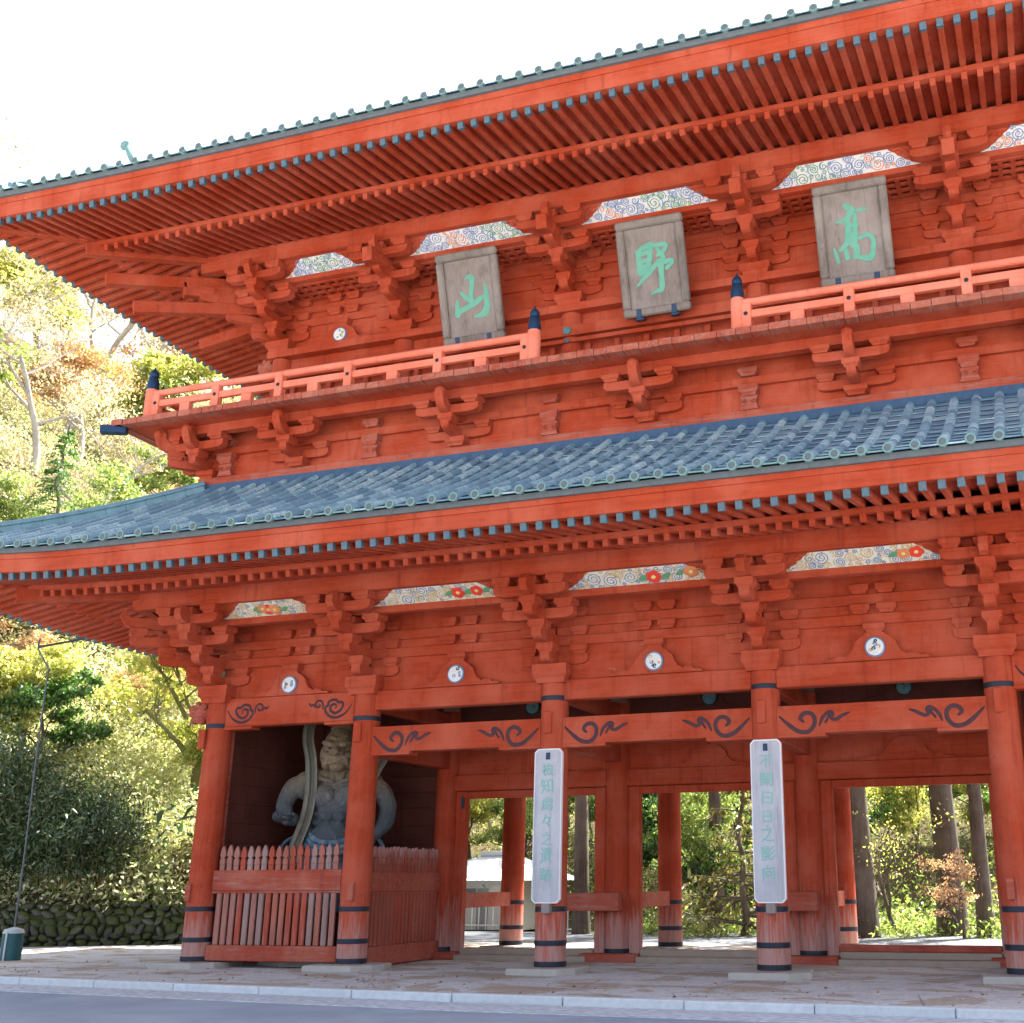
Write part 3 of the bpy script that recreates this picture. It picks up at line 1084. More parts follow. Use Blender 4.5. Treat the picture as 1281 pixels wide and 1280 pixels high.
# --- wall work between the brackets (lower storey)
FROG = [(-1.05, 0), (-.98, .05), (-.86, .05), (-.80, .10), (-.68, .12), (-.60, .09), (-.56, .13), (-.50, .15), (-.44, .24), (-.39, .38), (-.28, .48), (-.20, .52), (-.18, .56)]
def wall_bay(xa, xb, y, z_tie, sp, fine, name='frog_leg_strut', frogs=True, face=-1):
    """boards, through beams, strut and bearing blocks between two bracket sets"""
    z0 = sp['zd'] + sp['dh']
    p = sp['pitch']
    ah, bh = p * .54, p * .46
    mb = MB()
    mb.box(xa + .02, xb - .02, y - .03, y + .03, z_tie + .004, z0 + 3 * p + .25, .005)
    part(mb, 'wall_board', M['red_x'])
    for k in (1, 2):
        mb = MB()
        mb.box(xa + .02, xb - .02, y - .10, y + .10, z0 + k * p + .004, z0 + k * p + ah - .004, .012)
        part(mb, 'through_beam', M['red_x'])
    xm = (xa + xb) / 2
    for k in (1, 2):
        for s in (-1, 1):
            if not frogs and not fine: continue
            q = MB()
            q.masu(0, 0, 0, .38, bh, 0, .40)
            part(q, 'bearing_block', M['red_x'], loc=(xm + s * .26, y + face * .0, z0 + k * p + ah))
    if frogs:
        sc = (z0 + p - bh - z_tie) / .56
        poly = [(x, z * sc) for x, z in FROG] + [(-x, z * sc) for x, z in FROG[::-1]]
        q = MB()
        q.prism([(x, z + z_tie) for x, z in poly], -.20, -.03)
        f = part(q, name, M['red_x'], loc=(xm, y, 0))
        q = MB()
        q.masu(0, -.03, z0 + p - bh, .42, bh, 0, .44)
        q.build('bearing_block', M['red_x'], f)
        return f, xm
    return None, xm

def medallion(parent, x, y, z, r, cols, seed):
    rnd = random.Random(seed)
    q = MB()
    X = Matrix.Translation((x, y, z)) @ Matrix.Rotation(HP, 4, 'X')
    q.lathe([(r, -.02), (r, .025), (r * .86, .035)], X, 24, 0, False)
    q.lathe([(r * .85, 0), (r * .85, .038), (r * .8, .04)], X, 24, 1, False)
    for k in range(9):
        an = rnd.uniform(0, 6.28); rr = r * rnd.uniform(.15, .6)
        q.ribbon(spiral(x + rr * math.cos(an), z + rr * math.sin(an), r * rnd.uniform(.12, .26), 1.1, rnd.uniform(0, 6)), r * .13, y - .041 - .0006 * k, rnd.choice([2, 3, 4, 1]), .004)
    q.build('medallion', cols, parent)

for i, (xa, xb) in enumerate(bays()):
    f, xm = wall_bay(xa, xb, 0, 5.70 if i in (0, 4) else 5.68, LO, True)
    medallion(f, 0, -.205, 5.93, .20, [M['p_slate'], M['p_white'], M['p_blue'], M['p_ochre'], M['iron']], i)
    wall_bay(xa, xb, YB, 5.68, LO, False, frogs=False)
# upper storey wall
ubays = [(UXC[i], UXC[i + 1]) for i in range(5)]
for i, (xa, xb) in enumerate(ubays):
    f, xm = wall_bay(xa, xb, UY, 14.72, UP, True)
    if i in (0, 4):
        medallion(f, 0, -.205, 14.93, .19, [M['p_slate'], M['p_white'], M['p_blue'], M['p_green'], M['p_ochre']], i + 20)
    wall_bay(xa, xb, UB, 14.72, UP, False, frogs=False)
# side walls (left and right), simple: boards and through beams
for sp, hx, ya, yb, zt in ((LO, EX, 0, YB, 5.68), (UP, UX, UY, UB, 14.72)):
    z0, p = sp['zd'] + sp['dh'], sp['pitch']
    for sx in (-1, 1):
        x = sx * hx
        mb = MB()
        mb.box(x - .03, x + .03, ya + .05, yb - .05, zt + .004, z0 + 3 * p + .25, .005)
        part(mb, 'wall_board', M['red_y'])
        for k in (1, 2):
            mb = MB()
            mb.box(x - .10, x + .10, ya + .12, yb - .12, z0 + k * p + .006, z0 + k * p + sp['pitch'] * .54 - .006, .012)
            part(mb, 'through_beam', M['red_y'])
# --- outer through-beam, painted panels and their red spandrels
def painted_panel(xa, xb, yi, zi, yo, zo, seed, upper):
    """sloping board from (yi,zi) at the bottom to (yo,zo) at the top"""
    rnd = random.Random(seed)
    L = xb - xa
    xm = (xa + xb) / 2
    H = math.hypot(yo - yi, zo - zi)
    ang = math.atan2(yi - yo, zo - zi)
    X = Matrix.Translation((xm, yi, zi)) @ Matrix.Rotation(ang, 4, 'X')
    hb = L / 2 - .62
    ht = hb - .66
    bk = MB()
    bk.box(-L / 2 + .2, L / 2 - .2, .005, .05, 0, H, .004, 0, X)
    # carved leaf ends of the red spandrels
    for s in (-1, 1):
        for st in ([(ht + .02, H * .93), (ht + .12, H * .80), (ht + .22, H * .86), (ht + .30, H * .72), (ht + .24, H * .62)],
                   [(ht + .28, H * .92), (ht + .40, H * .78), (ht + .50, H * .58), (ht + .43, H * .48)]):
            bk.ribbon(arc_pts([(s * a, b) for a, b in st], 5), .035, .004, 0, .02, X)
    b = part(bk, 'spandrel_board', M['red_x'])
    q = MB()
    edge = []
    m_ = 9
    for k in range(m_ + 1):
        u = k / m_
        x = hb - (hb - ht) * u ** .85
        edge.append((x + (.03 if k % 2 and 0 < k < m_ else 0), .015 + (H - .03) * (u ** 1.25)))
    poly = edge + [(-x, z) for x, z in edge[::-1]]
    q.prism(poly, -.018, .004, X, 0)
    def inside(x, z, r):
        if z - r * .7 < 0 or z + r * .7 > H: return False
        u = max(0, min(1, z / H))
        return abs(x) + r * .75 < hb - (hb - ht) * u ** .7
    placed = []
    cols = ([1, 1, 1, 1, 2, 1] if upper else [1, 3, 1, 3, 1, 3])
    tries = 0
    while len(placed) < (42 if upper else 34) and tries < 2500:
        tries += 1
        r = rnd.uniform(.08, .19) * (1 if tries < 900 else .55)
        x, z = rnd.uniform(-hb, hb), rnd.uniform(.02, H - .02)
        if not inside(x, z, r): continue
        if any(math.hypot(x - a, z - b_) < (r + c) * .86 for a, b_, c in placed): continue
        placed.append((x, z, r))
    zone = rnd.uniform(0, 6.28)
    k = 0
    for (x, z, r) in placed:
        if upper:
            g = math.sin(x * 2.3 + zone + z * 3)
            col = 2 if g > .55 else (4 if g < -.86 else 1)
        else:
            col = rnd.choice(cols)
        k += 1
        sg = rnd.choice((-1, 1))
        a0 = rnd.uniform(0, 6.28)
        q.ribbon(spiral(x, z, r * .94, 2.3 if r > .09 else 1.5, a0, sg), .020, -.019 - .0002 * (k % 9), col, .005, X)
        if r > .07:
            q.ribbon([(x + r * 1.08 * math.cos(a0 + sg * t), z + r * 1.08 * math.sin(a0 + sg * t)) for t in np.linspace(.3, 3.6, 12)], .02, -.0188, 1 if upper else 3, .004, X)
    for _ in range(110 if upper else 110):      # small filling waves
        x, z = rnd.uniform(-hb, hb), rnd.uniform(.03, H - .03)
        r = rnd.uniform(.02, .04)
        if not inside(x, z, r * 1.3): continue
        a0 = rnd.uniform(0, 6.28)
        q.ribbon([(x + r * math.cos(a0 + t), z + r * math.sin(a0 + t)) for t in np.linspace(0, 2.6, 7)], .014, -.0186, rnd.choice(cols), .003, X)
    if not upper:
        for j in range(2 + (seed % 2)):
            for _t in range(60):
                x, z = rnd.uniform(-hb * .85, hb * .85), rnd.uniform(H * .35, H * .65)
                if inside(x, z, .14): break
            r = rnd.uniform(.11, .17)
            fc = rnd.choice((5, 5, 4))
            for pth in range(5):
                an = pth * 1.257 + j
                cx, cz = x + r * .45 * math.cos(an), z + r * .45 * math.sin(an)
                Xl = X @ Matrix.Translation((cx, -.024 - .0008 * pth - .004 * j, cz)) @ Matrix.Rotation(HP, 4, 'X')
                q.lathe([(r * .55, 0), (r * .5, .006)], Xl, 12, fc)
            Xl = X @ Matrix.Translation((x, -.034 - .004 * j, z)) @ Matrix.Rotation(HP, 4, 'X')
            q.lathe([(r * .28, 0), (r * .22, .006)], Xl, 10, 6)
            for sgn in (-1, 1):
                lx = x + sgn * r * 1.5
                if inside(lx, z - .04, .08):
                    for e in range(3):
                        q.ribbon(arc_pts([(lx - .08 + e * .05, z - .07), (lx - .02 + e * .04, z), (lx + .05 + e * .03, z + .05)], 4), .055, -.022 - .001 * e, 2, .006, X)
    part(q, 'painted_panel', [M['p_white'] if upper else M['p_cream'], M['p_blue'] if upper else M['p_slate'], M['p_green'], M['p_ochre'], M['p_orange'], M['p_red'], M['p_yellow']])

def outer_work(sp, xs, yw, hx, yb, upper):
    z0, p, st = sp['zd'] + sp['dh'], sp['pitch'], sp['step']
    ah = p * .54
    zb = z0 + 3 * p
    ring = Ring(hx, yw, yb, 1, 0, 1)
    mb = MB()
    ring.band(mb, [(2 * st - .11, zb + .004), (2 * st + .11, zb + .004), (2 * st + .11, zb + ah - .065), (2 * st - .11, zb + ah - .065)], 0, False, 2)
    part(mb, 'through_beam', M['red_x'])
    # soffit between wall and the outer beam, and above it to the purlin at the sides
    mb = MB()
    ring.band(mb, [(.02, zb + ah + .02), (2 * st - .02, zb + ah - .02), (2 * st - .02, zb + ah + .02), (.02, zb + ah + .06)], 0, False, 2)
    part(mb, 'bracket_ceiling', M['red_x'])
    mb = MB()
    ring.band(mb, [(2 * st + .02, zb + ah - .06), (3 * st - .05, z0 + 4 * p + .10), (3 * st - .10, z0 + 4 * p + .12), (2 * st - .05, zb + ah + .05)], 0, False, 2, ('left', 'right', 'back'))
    ring.band(mb, [(2 * st - .08, zb + ah - .02), (3 * st - .16, z0 + 4 * p + .2), (3 * st - .20, z0 + 4 * p + .2), (2 * st - .11, zb + ah - .02)], 0, False, 2, ('front',))
    part(mb, 'spandrel_board', M['red_x'])
    for i in range(5):
        painted_panel(xs[i], xs[i + 1], yw - 2 * st - .09, zb + ah - .06, yw - 3 * st + .0, z0 + 4 * p + .03, (i * 3 + (50 if upper else 11)), upper)
    if upper:   # lattice in front of the ceiling
        mb = MB()
        zl0, zl1 = zb - .02, zb - .02
        ya, yo = yw - .12, yw - 2 * st + .12
        x = -hx + .3
        while x < hx - .2:
            mb.box(x - .05, x + .05, yo, ya, zl0, zl0 + .07, .006)
            x += .27
        for k in range(4):
            yy = yo + (ya - yo) * k / 3
            mb.box(-hx + .2, hx - .2, yy - .05, yy + .05, zl0 + .003, zl0 + .067, .006)
        part(mb, 'lattice_grid', M['red_y'])
outer_work(LO, XC, 0, EX, YB, False)
outer_work(UP, UXC, UY, UX, UB, True)

# --- carved lion nosings on the corner column
def blob(name, balls, mat, parent, vox=.03, smooth=2, loc=None):
    """union of ellipsoids and tapered limbs fused to one surface"""
    bm = bmesh.new()
    for b in balls:
        if b[0] == 's':
            _, c, r = b[:3]
            m_ = Matrix.Translation(c) @ (b[3] if len(b) > 3 else Matrix()) @ Matrix.Diagonal((*r, 1))
            bmesh.ops.create_icosphere(bm, subdivisions=3, radius=1, matrix=m_)
        else:
            _, pts, rad = b[:3]
            q = MB()
            pp = arc3(pts) if len(pts) > 2 else [Vector(p) for p in pts]
            rr = [float(x) for x in np.interp(np.linspace(0, 1, len(pp)), np.linspace(0, 1, len(rad)), rad)]
            q.tube(pp, rr, 10, True)
            me = q.mesh('tmp', [], True)
            bm.from_mesh(me)
            bpy.data.meshes.remove(me)
            for p, r in ((pp[0], rr[0]), (pp[-1], rr[-1])):
                bmesh.ops.create_icosphere(bm, subdivisions=2, radius=r, matrix=Matrix.Translation(p))
    me = bpy.data.meshes.new(name)
    bm.to_mesh(me)
    bm.free()
    me.materials.append(mat)
    o = link(name, me, parent, loc)
    rm = o.modifiers.new('r', 'REMESH'); rm.mode = 'VOXEL'; rm.voxel_size = vox; rm.use_smooth_shade = True
    if smooth:
        sm = o.modifiers.new('s', 'SMOOTH'); sm.factor = .5; sm.iterations = smooth
    dg = bpy.context.evaluated_depsgraph_get()
    me2 = bpy.data.meshes.new_from_object(o.evaluated_get(dg))
    o.modifiers.clear()
    o.data = me2
    me2.name = name
    bpy.data.meshes.remove(me)
    return o
for (z, x0, y0, s) in ((5.38, XC[0], 0, 1.0), (14.35, -UX, UY, .85)):
    balls = [('s', (-.30 * s, 0, 0), (.30 * s, .16 * s, .22 * s)), ('s', (-.55 * s, 0, .10 * s), (.16 * s, .14 * s, .14 * s)),
             ('s', (-.52 * s, 0, -.12 * s), (.15 * s, .12 * s, .09 * s)), ('s', (-.30 * s, -.14 * s, .10 * s), (.12 * s, .06 * s, .12 * s)),
             ('s', (-.28 * s, -.14 * s, -.14 * s), (.12 * s, .06 * s, .10 * s)), ('s', (-.42 * s, -.10 * s, .24 * s), (.08 * s, .06 * s, .08 * s)),
             ('s', (-.62 * s, -.08 * s, .17 * s), (.05 * s, .05 * s, .05 * s)), ('s', (-.20 * s, -.15 * s, .22 * s), (.09 * s, .06 * s, .08 * s)),
             ('s', (-.66 * s, 0, .02 * s), (.07 * s, .08 * s, .06 * s))]
    blob('lion_nosing', balls, M['red_fence'], gate, .022, 1, (x0 - .15, y0, z))

# --- lower interior: walls, ceiling, middle row frames
mb = MB(); mb.box(-EX + .1, EX - .1, .2, YB - .2, 5.86, 5.92, .005); part(mb, 'ceiling_board', M['ceiling_board'])
for i in range(6):
    for (ya, yb) in ((.25, D - .25), (D + .25, YB - .25)):
        if i in (0, 5): break
        mb = MB(); mb.box(XC[i] - .15, XC[i] + .15, ya, yb, 4.30, 4.82, .02); part(mb, 'cross_beam', M['red_y'])
        mb = MB(); mb.box(XC[i] - .13, XC[i] + .13, ya, yb, 5.3, 5.66, .02); part(mb, 'cross_beam', M['red_y'])
for i, (xa, xb) in enumerate(bays()):
    mb = MB(); mb.box(xa + .25, xb - .25, D - .17, D + .17, 3.76, 4.15, .02); part(mb, 'lintel_beam', M['red_x'] if i in (1, 2, 3) else M['dark_board'])
    mb = MB(); mb.box(xa + .25, xb - .25, D - .04, D + .04, 4.152, 4.95, .005); part(mb, 'transom_board', M['red_x'] if i in (1, 2, 3) else M['dark_board'])
    mb = MB(); mb.box(xa + .25, xb - .25, D - .04, D + .04, 4.952, 5.85, .005); part(mb, 'shade_toned_board', M['dark_board'])  # top boards coloured dark to stand for the shadow under the ceiling
    if i in (1, 2, 3):
        mb = MB()
        j = .56
        mb.box(xa + .29, xa + j, D - .11, D + .11, GZ + .02, 3.75, .015)
        mb.box(xb - j, xb - .29, D - .11, D + .11, GZ + .02, 3.75, .015)
        mb.box(xa + j + .003, xb - j - .003, D - .10, D + .10, 3.58, 3.748, .015)
        part(mb, 'door_frame', M['red_post_worn'])
        mb = MB()
        mb.box(xa + .6, xb - .6, D - .55, D - .18, GZ - .2, .0, .02)
        mb.box(xa + .57, xb - .57, D - .178, D + .25, GZ - .2, .13, .02)
        part(mb, 'stone_sill', M['sill'])
        # frog-leg carving over the lintel
        q = MB()
        poly = [(x * 1.0, z * .9) for x, z in FROG] + [(-x, z * .9) for x, z in FROG[::-1]]
        q.prism([(x, z + 4.152) for x, z in poly], -.14, -.045)
        part(q, 'frog_leg_strut', M['red_x'], loc=((xa + xb) / 2, D, 0))
        q = MB()
        q.prism([(x * .9, z * .8 + 5.45) for x, z in poly], -.12, -.045)
        f = part(q, 'frog_leg_strut', M['dark_board'], loc=((xa + xb) / 2, D, 0))
        medallion(f, .05, -.16, 5.75 - .02, .19, [M['iron'], M['verdigris'], M['iron'], M['p_green'], M['p_slate']], 70 + i)
    else:
        mb = MB()
        for k in range(9):
            mb.box(xa + .2, xb - .2, D - .03 - .003 * (k % 2), D + .03, GZ + .44 * k, GZ + .44 * (k + 1) - .008, .004)
        mb.box(xa + .2, xb - .2, D + .032, D + .08, GZ, 4.1, .004)
        part(mb, 'back_wall', M['dark_board'])
mb = MB(); mb.box(XC[3] + .57, XC[4] - .57, D - .16, D + .16, .134, .27, .015); part(mb, 'threshold', M['red_fence'])
for i in range(1, 5):
    mb = MB(); mb.box(XC[i] - .78, XC[i] + .59, D - .52, D + .45, GZ - .1, .055, .02); part(mb, 'ground_beam', M['red_fence'])
for i in (1, 2, 3, 4):   # stubs of bolt beams on the middle columns, and side rails to the rear columns
    mb = MB()
    x = XC[i]
    if i in (2, 3):
        mb.box(x - 1.15, x + .22, D - .62, D - .33, .97, 1.36, .015)
        part(mb, 'bolt_beam', M['red_fence'])
    mb = MB(); mb.box(x - .09, x + .09, D + .25, YB - .25, 1.0, 1.36, .012); part(mb, 'side_rail', M['red_fence'])
for sx in (-1, 1):      # outer walls of the guardian chambers
    mb = MB()
    x = sx * (EX - .03)
    for k in range(13):
        a = GZ + .44 * k
        mb.box(x - .04, x + .04, .24, YB - .24, a, a + .434, .004)
    mb.box(x + sx * .042, x + sx * .08, .24, YB - .24, GZ, 5.6, .004)
    part(mb, 'chamber_wall', M['dark_board'])
    mb = MB(); mb.box(sx * (EX - .07), sx * (EX - .20), .22, .34, GZ, 5.0, .01); part(mb, 'corner_trim', M['red_fence'])
# small fixing on the left door post
mb = MB(); mb.box(-6.35, -6.27, D - .145, D - .115, 3.35, 3.62, .005); part(mb, 'name_tag', M['iron'])

# --- upper storey wall below the brackets
for i in range(6):
    mb = MB()
    mb.lathe([(.27, 12.3), (.27, 14.5)], seg=24)
    c = part(mb, 'upper_column', M['red_z'], loc=(UXC[i], UY, 0))
    for zz, r in ((13.98, .10), (13.72, .055)):
        q = MB()
        q.lathe([(r, 0), (r, .02), (r * .6, .045), (r * .3, .07), (.01, .075)], Matrix.Translation((0, -.345, zz)) @ Matrix.Rotation(HP, 4, 'X'), 16)
        q.build('nail_cover', M['verdigris'], c)
RU0 = Ring(UX, UY, UB, 1, 0, 1)
mb = MB(); RU0.band(mb, [(-.3, 14.52), (.30, 14.52), (.30, 14.715), (-.3, 14.715)], 0, False, 2); part(mb, 'plate_beam', M['red_x'])
mb = MB(); RU0.band(mb, [(.20, 13.86), (.33, 13.86), (.33, 14.12), (.20, 14.12)], 0, False, 2); part(mb, 'waist_rail', M['red_x'])
mb = MB(); RU0.band(mb, [(.22, 13.70), (.30, 13.70), (.30, 13.80), (.22, 13.80)], 0, False, 2); part(mb, 'waist_rail', M['red_x'])
mb = MB(); RU0.band(mb, [(-.05, 12.2), (.03, 12.2), (.03, 14.52), (-.05, 14.52)], 0, False, 2); part(mb, 'wall_board', M['red_x'])
for i, (xa, xb) in enumerate(ubays):
    q = MB()
    n = 6
    for k in range(n):
        x = xa + .45 + (xb - xa - .9) * k / (n - 1)
        q.box(x - .07, x + .07, UY - .16, UY - .035, 12.33, 13.70, .01)
    part(q, 'door_stile', M['red_z'])
    for k in range(7):
        x = xa + .5 + (xb - xa - 1.0) * k / 6
        q = MB()
        q.box(x - .12, x + .12, UY - .19, UY - .162, 12.95, 13.25, .006)
        q.box(x - .05, x + .05, UY - .20, UY - .164, 12.78, 12.95, .006)
        part(q, 'door_fitting', M['verdigris'] if k % 3 else M['navy'])
# --- balcony
FO = 2.50
ring_b = Ring(UX, UY, UB, FO, 0, 1)
ring_f = Ring(UX + .38, UY, UB, FO, 0, 1)
mb = MB(); ring_f.band(mb, [(0, 12.20), (FO - .28, 12.20), (FO - .28, 12.33), (0, 12.33)], 0, False, 4); part(mb, 'balcony_floor', M['red_y'])
mb = MB()
rnd = random.Random(8)
for side in ('front', 'left', 'right', 'back'):       # plank ends along the edge
    h = ring_f.half(side) + FO
    s = -h
    while s < h - .05:
        wdt = min(rnd.uniform(.28, .48), h - s)
        e = FO + rnd.uniform(-.015, .015)
        corner = [ring_f.P(side, s + .004, FO - .275, 12.185), ring_f.P(side, s + wdt - .004, e, 12.335 + rnd.uniform(-.006, .006))]
        xs_, ys_ = sorted((corner[0][0], corner[1][0])), sorted((corner[0][1], corner[1][1]))
        mb.box(xs_[0], xs_[1], ys_[0], ys_[1], corner[0][2], corner[1][2], .008)
        s += wdt
part(mb, 'floor_edge_boards', M['red_dirty'])
mb = MB(); ring_b.band(mb, [(1.58, 11.98), (1.80, 11.98), (1.80, 12.197), (1.58, 12.197)], 0, False, 4); part(mb, 'balcony_beam', M['red_x'])
# waist wall and its brackets
mb = MB(); ring_b.band(mb, [(ko - .06, 10.4), (ko, 10.4), (ko, 12.19), (ko - .06, 12.19)], 0, False, 4); part(mb, 'waist_wall', M['red_x'])
mb = MB(); ring_b.band(mb, [(ko + .002, 10.7), (ko + .12, 10.7), (ko + .12, 11.04), (ko + .002, 11.04)], 0, False, 4); part(mb, 'waist_sill', M['red_sill'])
mb = MB(); ring_b.band(mb, [(ko + .002, 11.60), (ko + .10, 11.60), (ko + .10, 11.79), (ko + .002, 11.79)], 0, False, 4); part(mb, 'through_beam', M['red_x'])
YK = UY - ko
def koshi(eps=0, daito=True, lat=True, diag=1.0):
    mb, nb = MB(), MB()
    if daito: mb.masu(0, -.06, 11.04, .48, .20)
    z = 11.24 + eps
    st = .62 * diag
    if lat:
        hijiki(mb, .80, .20, z + .002, .198, 'x', (0, -.03), True, -.80)
        for s in (-1, 1): mb.masu(s * .62, -.03, z + .20, .38, .16)
        hijiki(mb, .78, .20, 11.62, .20, 'x', (0, -st), True, -.78)
        for s in (-1, 1): mb.masu(s * .60, -st, 11.82, .40, .16)
    hijiki(mb, st + .16, .19 - eps, z, .20, 'y', (0, 0), False, 0)
    mb.masu(0, -st, z + .18, .36, .20)
    nb.prism([(0, 11.625), (st + .22, 11.63), (st + .38, 11.70), (st + .46, 11.82), (st + .52, 11.98), (st + .48, 12.10), (st + .38, 12.13), (st + .30, 12.06), (st + .26, 11.93), (st + .16, 11.84), (0, 11.83)],
             -.10, .10, Matrix.Rotation(-HP, 4, 'Z'))
    nb.lathe([(.0, -.13), (.09, -.11), (.13, -.02), (.12, .06), (.06, .12), (0, .13)], Matrix.Translation((0, -st - .42, 12.03)), 12)
    return mb, nb
kx = [(XC[i] + XC[i + 1]) / 2 for i in range(5)]
mb, nb = koshi()
kme, nme = mb.mesh('balcony_bracket', [M['red_x']]), nb.mesh('nosing', [M['red_y']])
for (x, y, rz) in [(x, YK, 0) for x in kx] + [(x, UB + ko, math.pi) for x in kx] + [(-UX - ko, D, -HP), (UX + ko, D, HP)]:
    o = link('balcony_bracket', kme, gate, (x, y, 0), rz)
    link('nosing', nme, o)
mb, nb = koshi(.003, True, True); cme = mb.mesh('balcony_bracket', [M['red_x']]); 
mb2, nb2 = koshi(.006, False, False, 1.414); dme, dnm = mb2.mesh('balcony_bracket', [M['red_x']]), nb2.mesh('nosing', [M['red_y']])
cx_ = UX + ko - .1
for (x, y, rz) in ((-cx_, YK + .1, 0), (cx_, YK + .1, 0)):
    o = link('balcony_bracket', cme, gate, (x, y, 0), rz); link('nosing', nme, o)
for (x, y, rz) in ((-cx_, YK + .1, -HP), (cx_, YK + .1, HP)):
    mb3, nb3 = koshi(.009, False, False); o = mb3.build('balcony_bracket', [M['red_x']], gate, (x, y, 0), rz); link('nosing', nme, o)
for (x, y, rz) in ((-cx_, YK + .1, -HP / 2), (cx_, YK + .1, HP / 2)):
    o = link('balcony_bracket', dme, gate, (x, y, 0), rz); link('nosing', dnm, o)
for x in XC[1:5] + [-UX - .45, UX + .45]:       # knobbed struts at the columns
    mb = MB()
    mb.prism([(-.20, 11.04), (.20, 11.04), (.15, 11.20), (.19, 11.34), (-.19, 11.34), (-.15, 11.20)], -.16, 0)
    mb.masu(0, -.08, 11.34, .42, .26, 0, .30)
    mb.masu(0, -.08, 11.80, .42, .18, 0, .30)
    for s in (-1, 1):
        mb.ribbon(spiral(s * .10, 11.22, .06, 1.2, 0, s), .025, -.165, 0, .02)
    part(mb, 'knobbed_strut', M['red_fence'], loc=(x, YK, 0))
# balustrade
RO = 2.12      # rail line, outward of the upper wall
yR, xR = UY - RO, UX + RO
bal = MB()
def rail_run(p0, p1, mb):
    p0, p1 = Vector(p0), Vector(p1)
    mb.tube([p0 + Vector((0, 0, .72)), p1 + Vector((0, 0, .72))], .082, 12)
    mb.obox(p0 + Vector((0, 0, .43)), p1 + Vector((0, 0, .43)), .12, .165, .012)
    mb.obox(p0 + Vector((0, 0, .035)), p1 + Vector((0, 0, .035)), .11, .07, .01)
zF = 12.335
gp = 2.30
runs = [((-xR, yR, zF), (-gp, yR, zF)), ((gp, yR, zF), (xR, yR, zF)), ((-xR, UB + RO, zF), (xR, UB + RO, zF)),
        ((-xR, yR, zF), (-xR, UB + RO, zF)), ((xR, yR, zF), (xR, UB + RO, zF))]
for r_ in runs: rail_run(*r_, bal)
balo = part(bal, 'balustrade', M['pink'])
tall, short = MB(), MB()
tall.box(-.105, .105, -.09, .09, .02, .67, .01)
tall.lathe([(.045, 0), (.045, .015), (.02, .03)], Matrix.Translation((0, -.088, .43)) @ Matrix.Rotation(HP, 4, 'X'), 12, 1)
short.box(-.14, .14, -.075, .075, .02, .345, .01)
tme, sme = tall.mesh('baluster', [M['pink'], M['iron']]), short.mesh('short_baluster', [M['pink']])
def balusters(a, b, n, axis, fixed):
    for k in range(n + 1):
        x = a + (b - a) * k / n
        if 0 < k < n or True:
            link('baluster', tme, balo, (x, fixed, zF) if axis == 'x' else (fixed, x, zF), 0 if axis == 'x' else HP)
        if k < n:
            x2 = x + (b - a) / n / 2
            link('short_baluster', sme, balo, (x2, fixed, zF) if axis == 'x' else (fixed, x2, zF), 0 if axis == 'x' else HP)
for s in (-1, 1):
    xs_ = [gp + .19, 4.62, 6.92, 8.78, 10.55, xR - .2]
    for k, x in enumerate(xs_):
        link('baluster', tme, balo, (s * x, yR, zF))
        if k < len(xs_) - 1:
            link('short_baluster', sme, balo, (s * (x + xs_[k + 1]) / 2, yR, zF))
    balusters(yR + .3, UB + RO - .3, 6, 'y', s * xR)
balusters(-xR + .3, xR - .3, 10, 'x', UB + RO)
gpm = MB()
gpm.lathe([(.145, 0), (.145, .82), (.138, .84)], seg=20)
gcap = MB()
gcap.lathe([(.150, .82), (.146, .94), (.128, 1.06), (.118, 1.10), (.086, 1.115), (.080, 1.14), (.104, 1.16), (.112, 1.21), (.104, 1.28), (.070, 1.33), (.028, 1.36), (.018, 1.42), (0.002, 1.43)], seg=20)
gme, gcm = gpm.mesh('newel_post', [M['pink']]), gcap.mesh('onion_cap', [M['navy']])
for (x, y) in ((-xR, yR), (-gp, yR), (gp, yR), (xR, yR), (-xR, UB + RO), (xR, UB + RO)):
    o = link('newel_post', gme, balo, (x, y, zF))
    link('onion_cap', gcm, o)
# metal shoe on the balcony corner
mb = MB(); mb.obox((-UX - FO - .1, UY - FO + .25, 12.12), (-UX - FO - .62, UY - FO - .05, 12.10), .22, .2, .015); part(mb, 'corner_shoe', M['navy'])

# ------------------------------------------------------------------ plaques over the balcony
def affine_uv(tl, tr, bl):
    ux, uy = tr[0] - tl[0], tr[1] - tl[1]
    vx, vy = bl[0] - tl[0], bl[1] - tl[1]
    det = ux * vy - uy * vx
    def f(p):
        x, y = p[0] - tl[0], p[1] - tl[1]
        return (x * vy - y * vx) / det, (ux * y - uy * x) / det, p[2] / math.hypot(ux, uy)
    return f
K_YAMA = ((45, 120), (795, 5), (190, 1220), [
    [(335, 650, 22), (332, 740, 55), (342, 830, 70)], [(340, 800, 70), (430, 755, 58), (530, 700, 62), (610, 640, 60), (655, 600, 30)],
    [(420, 395, 22), (470, 372, 50), (500, 385, 66), (506, 450, 62), (498, 600, 58), (512, 690, 74)],
    [(370, 560, 30), (430, 615, 52), (490, 660, 50)], [(665, 465, 24), (688, 560, 58), (700, 680, 66), (690, 780, 86), (640, 826, 66), (550, 850, 22)]])
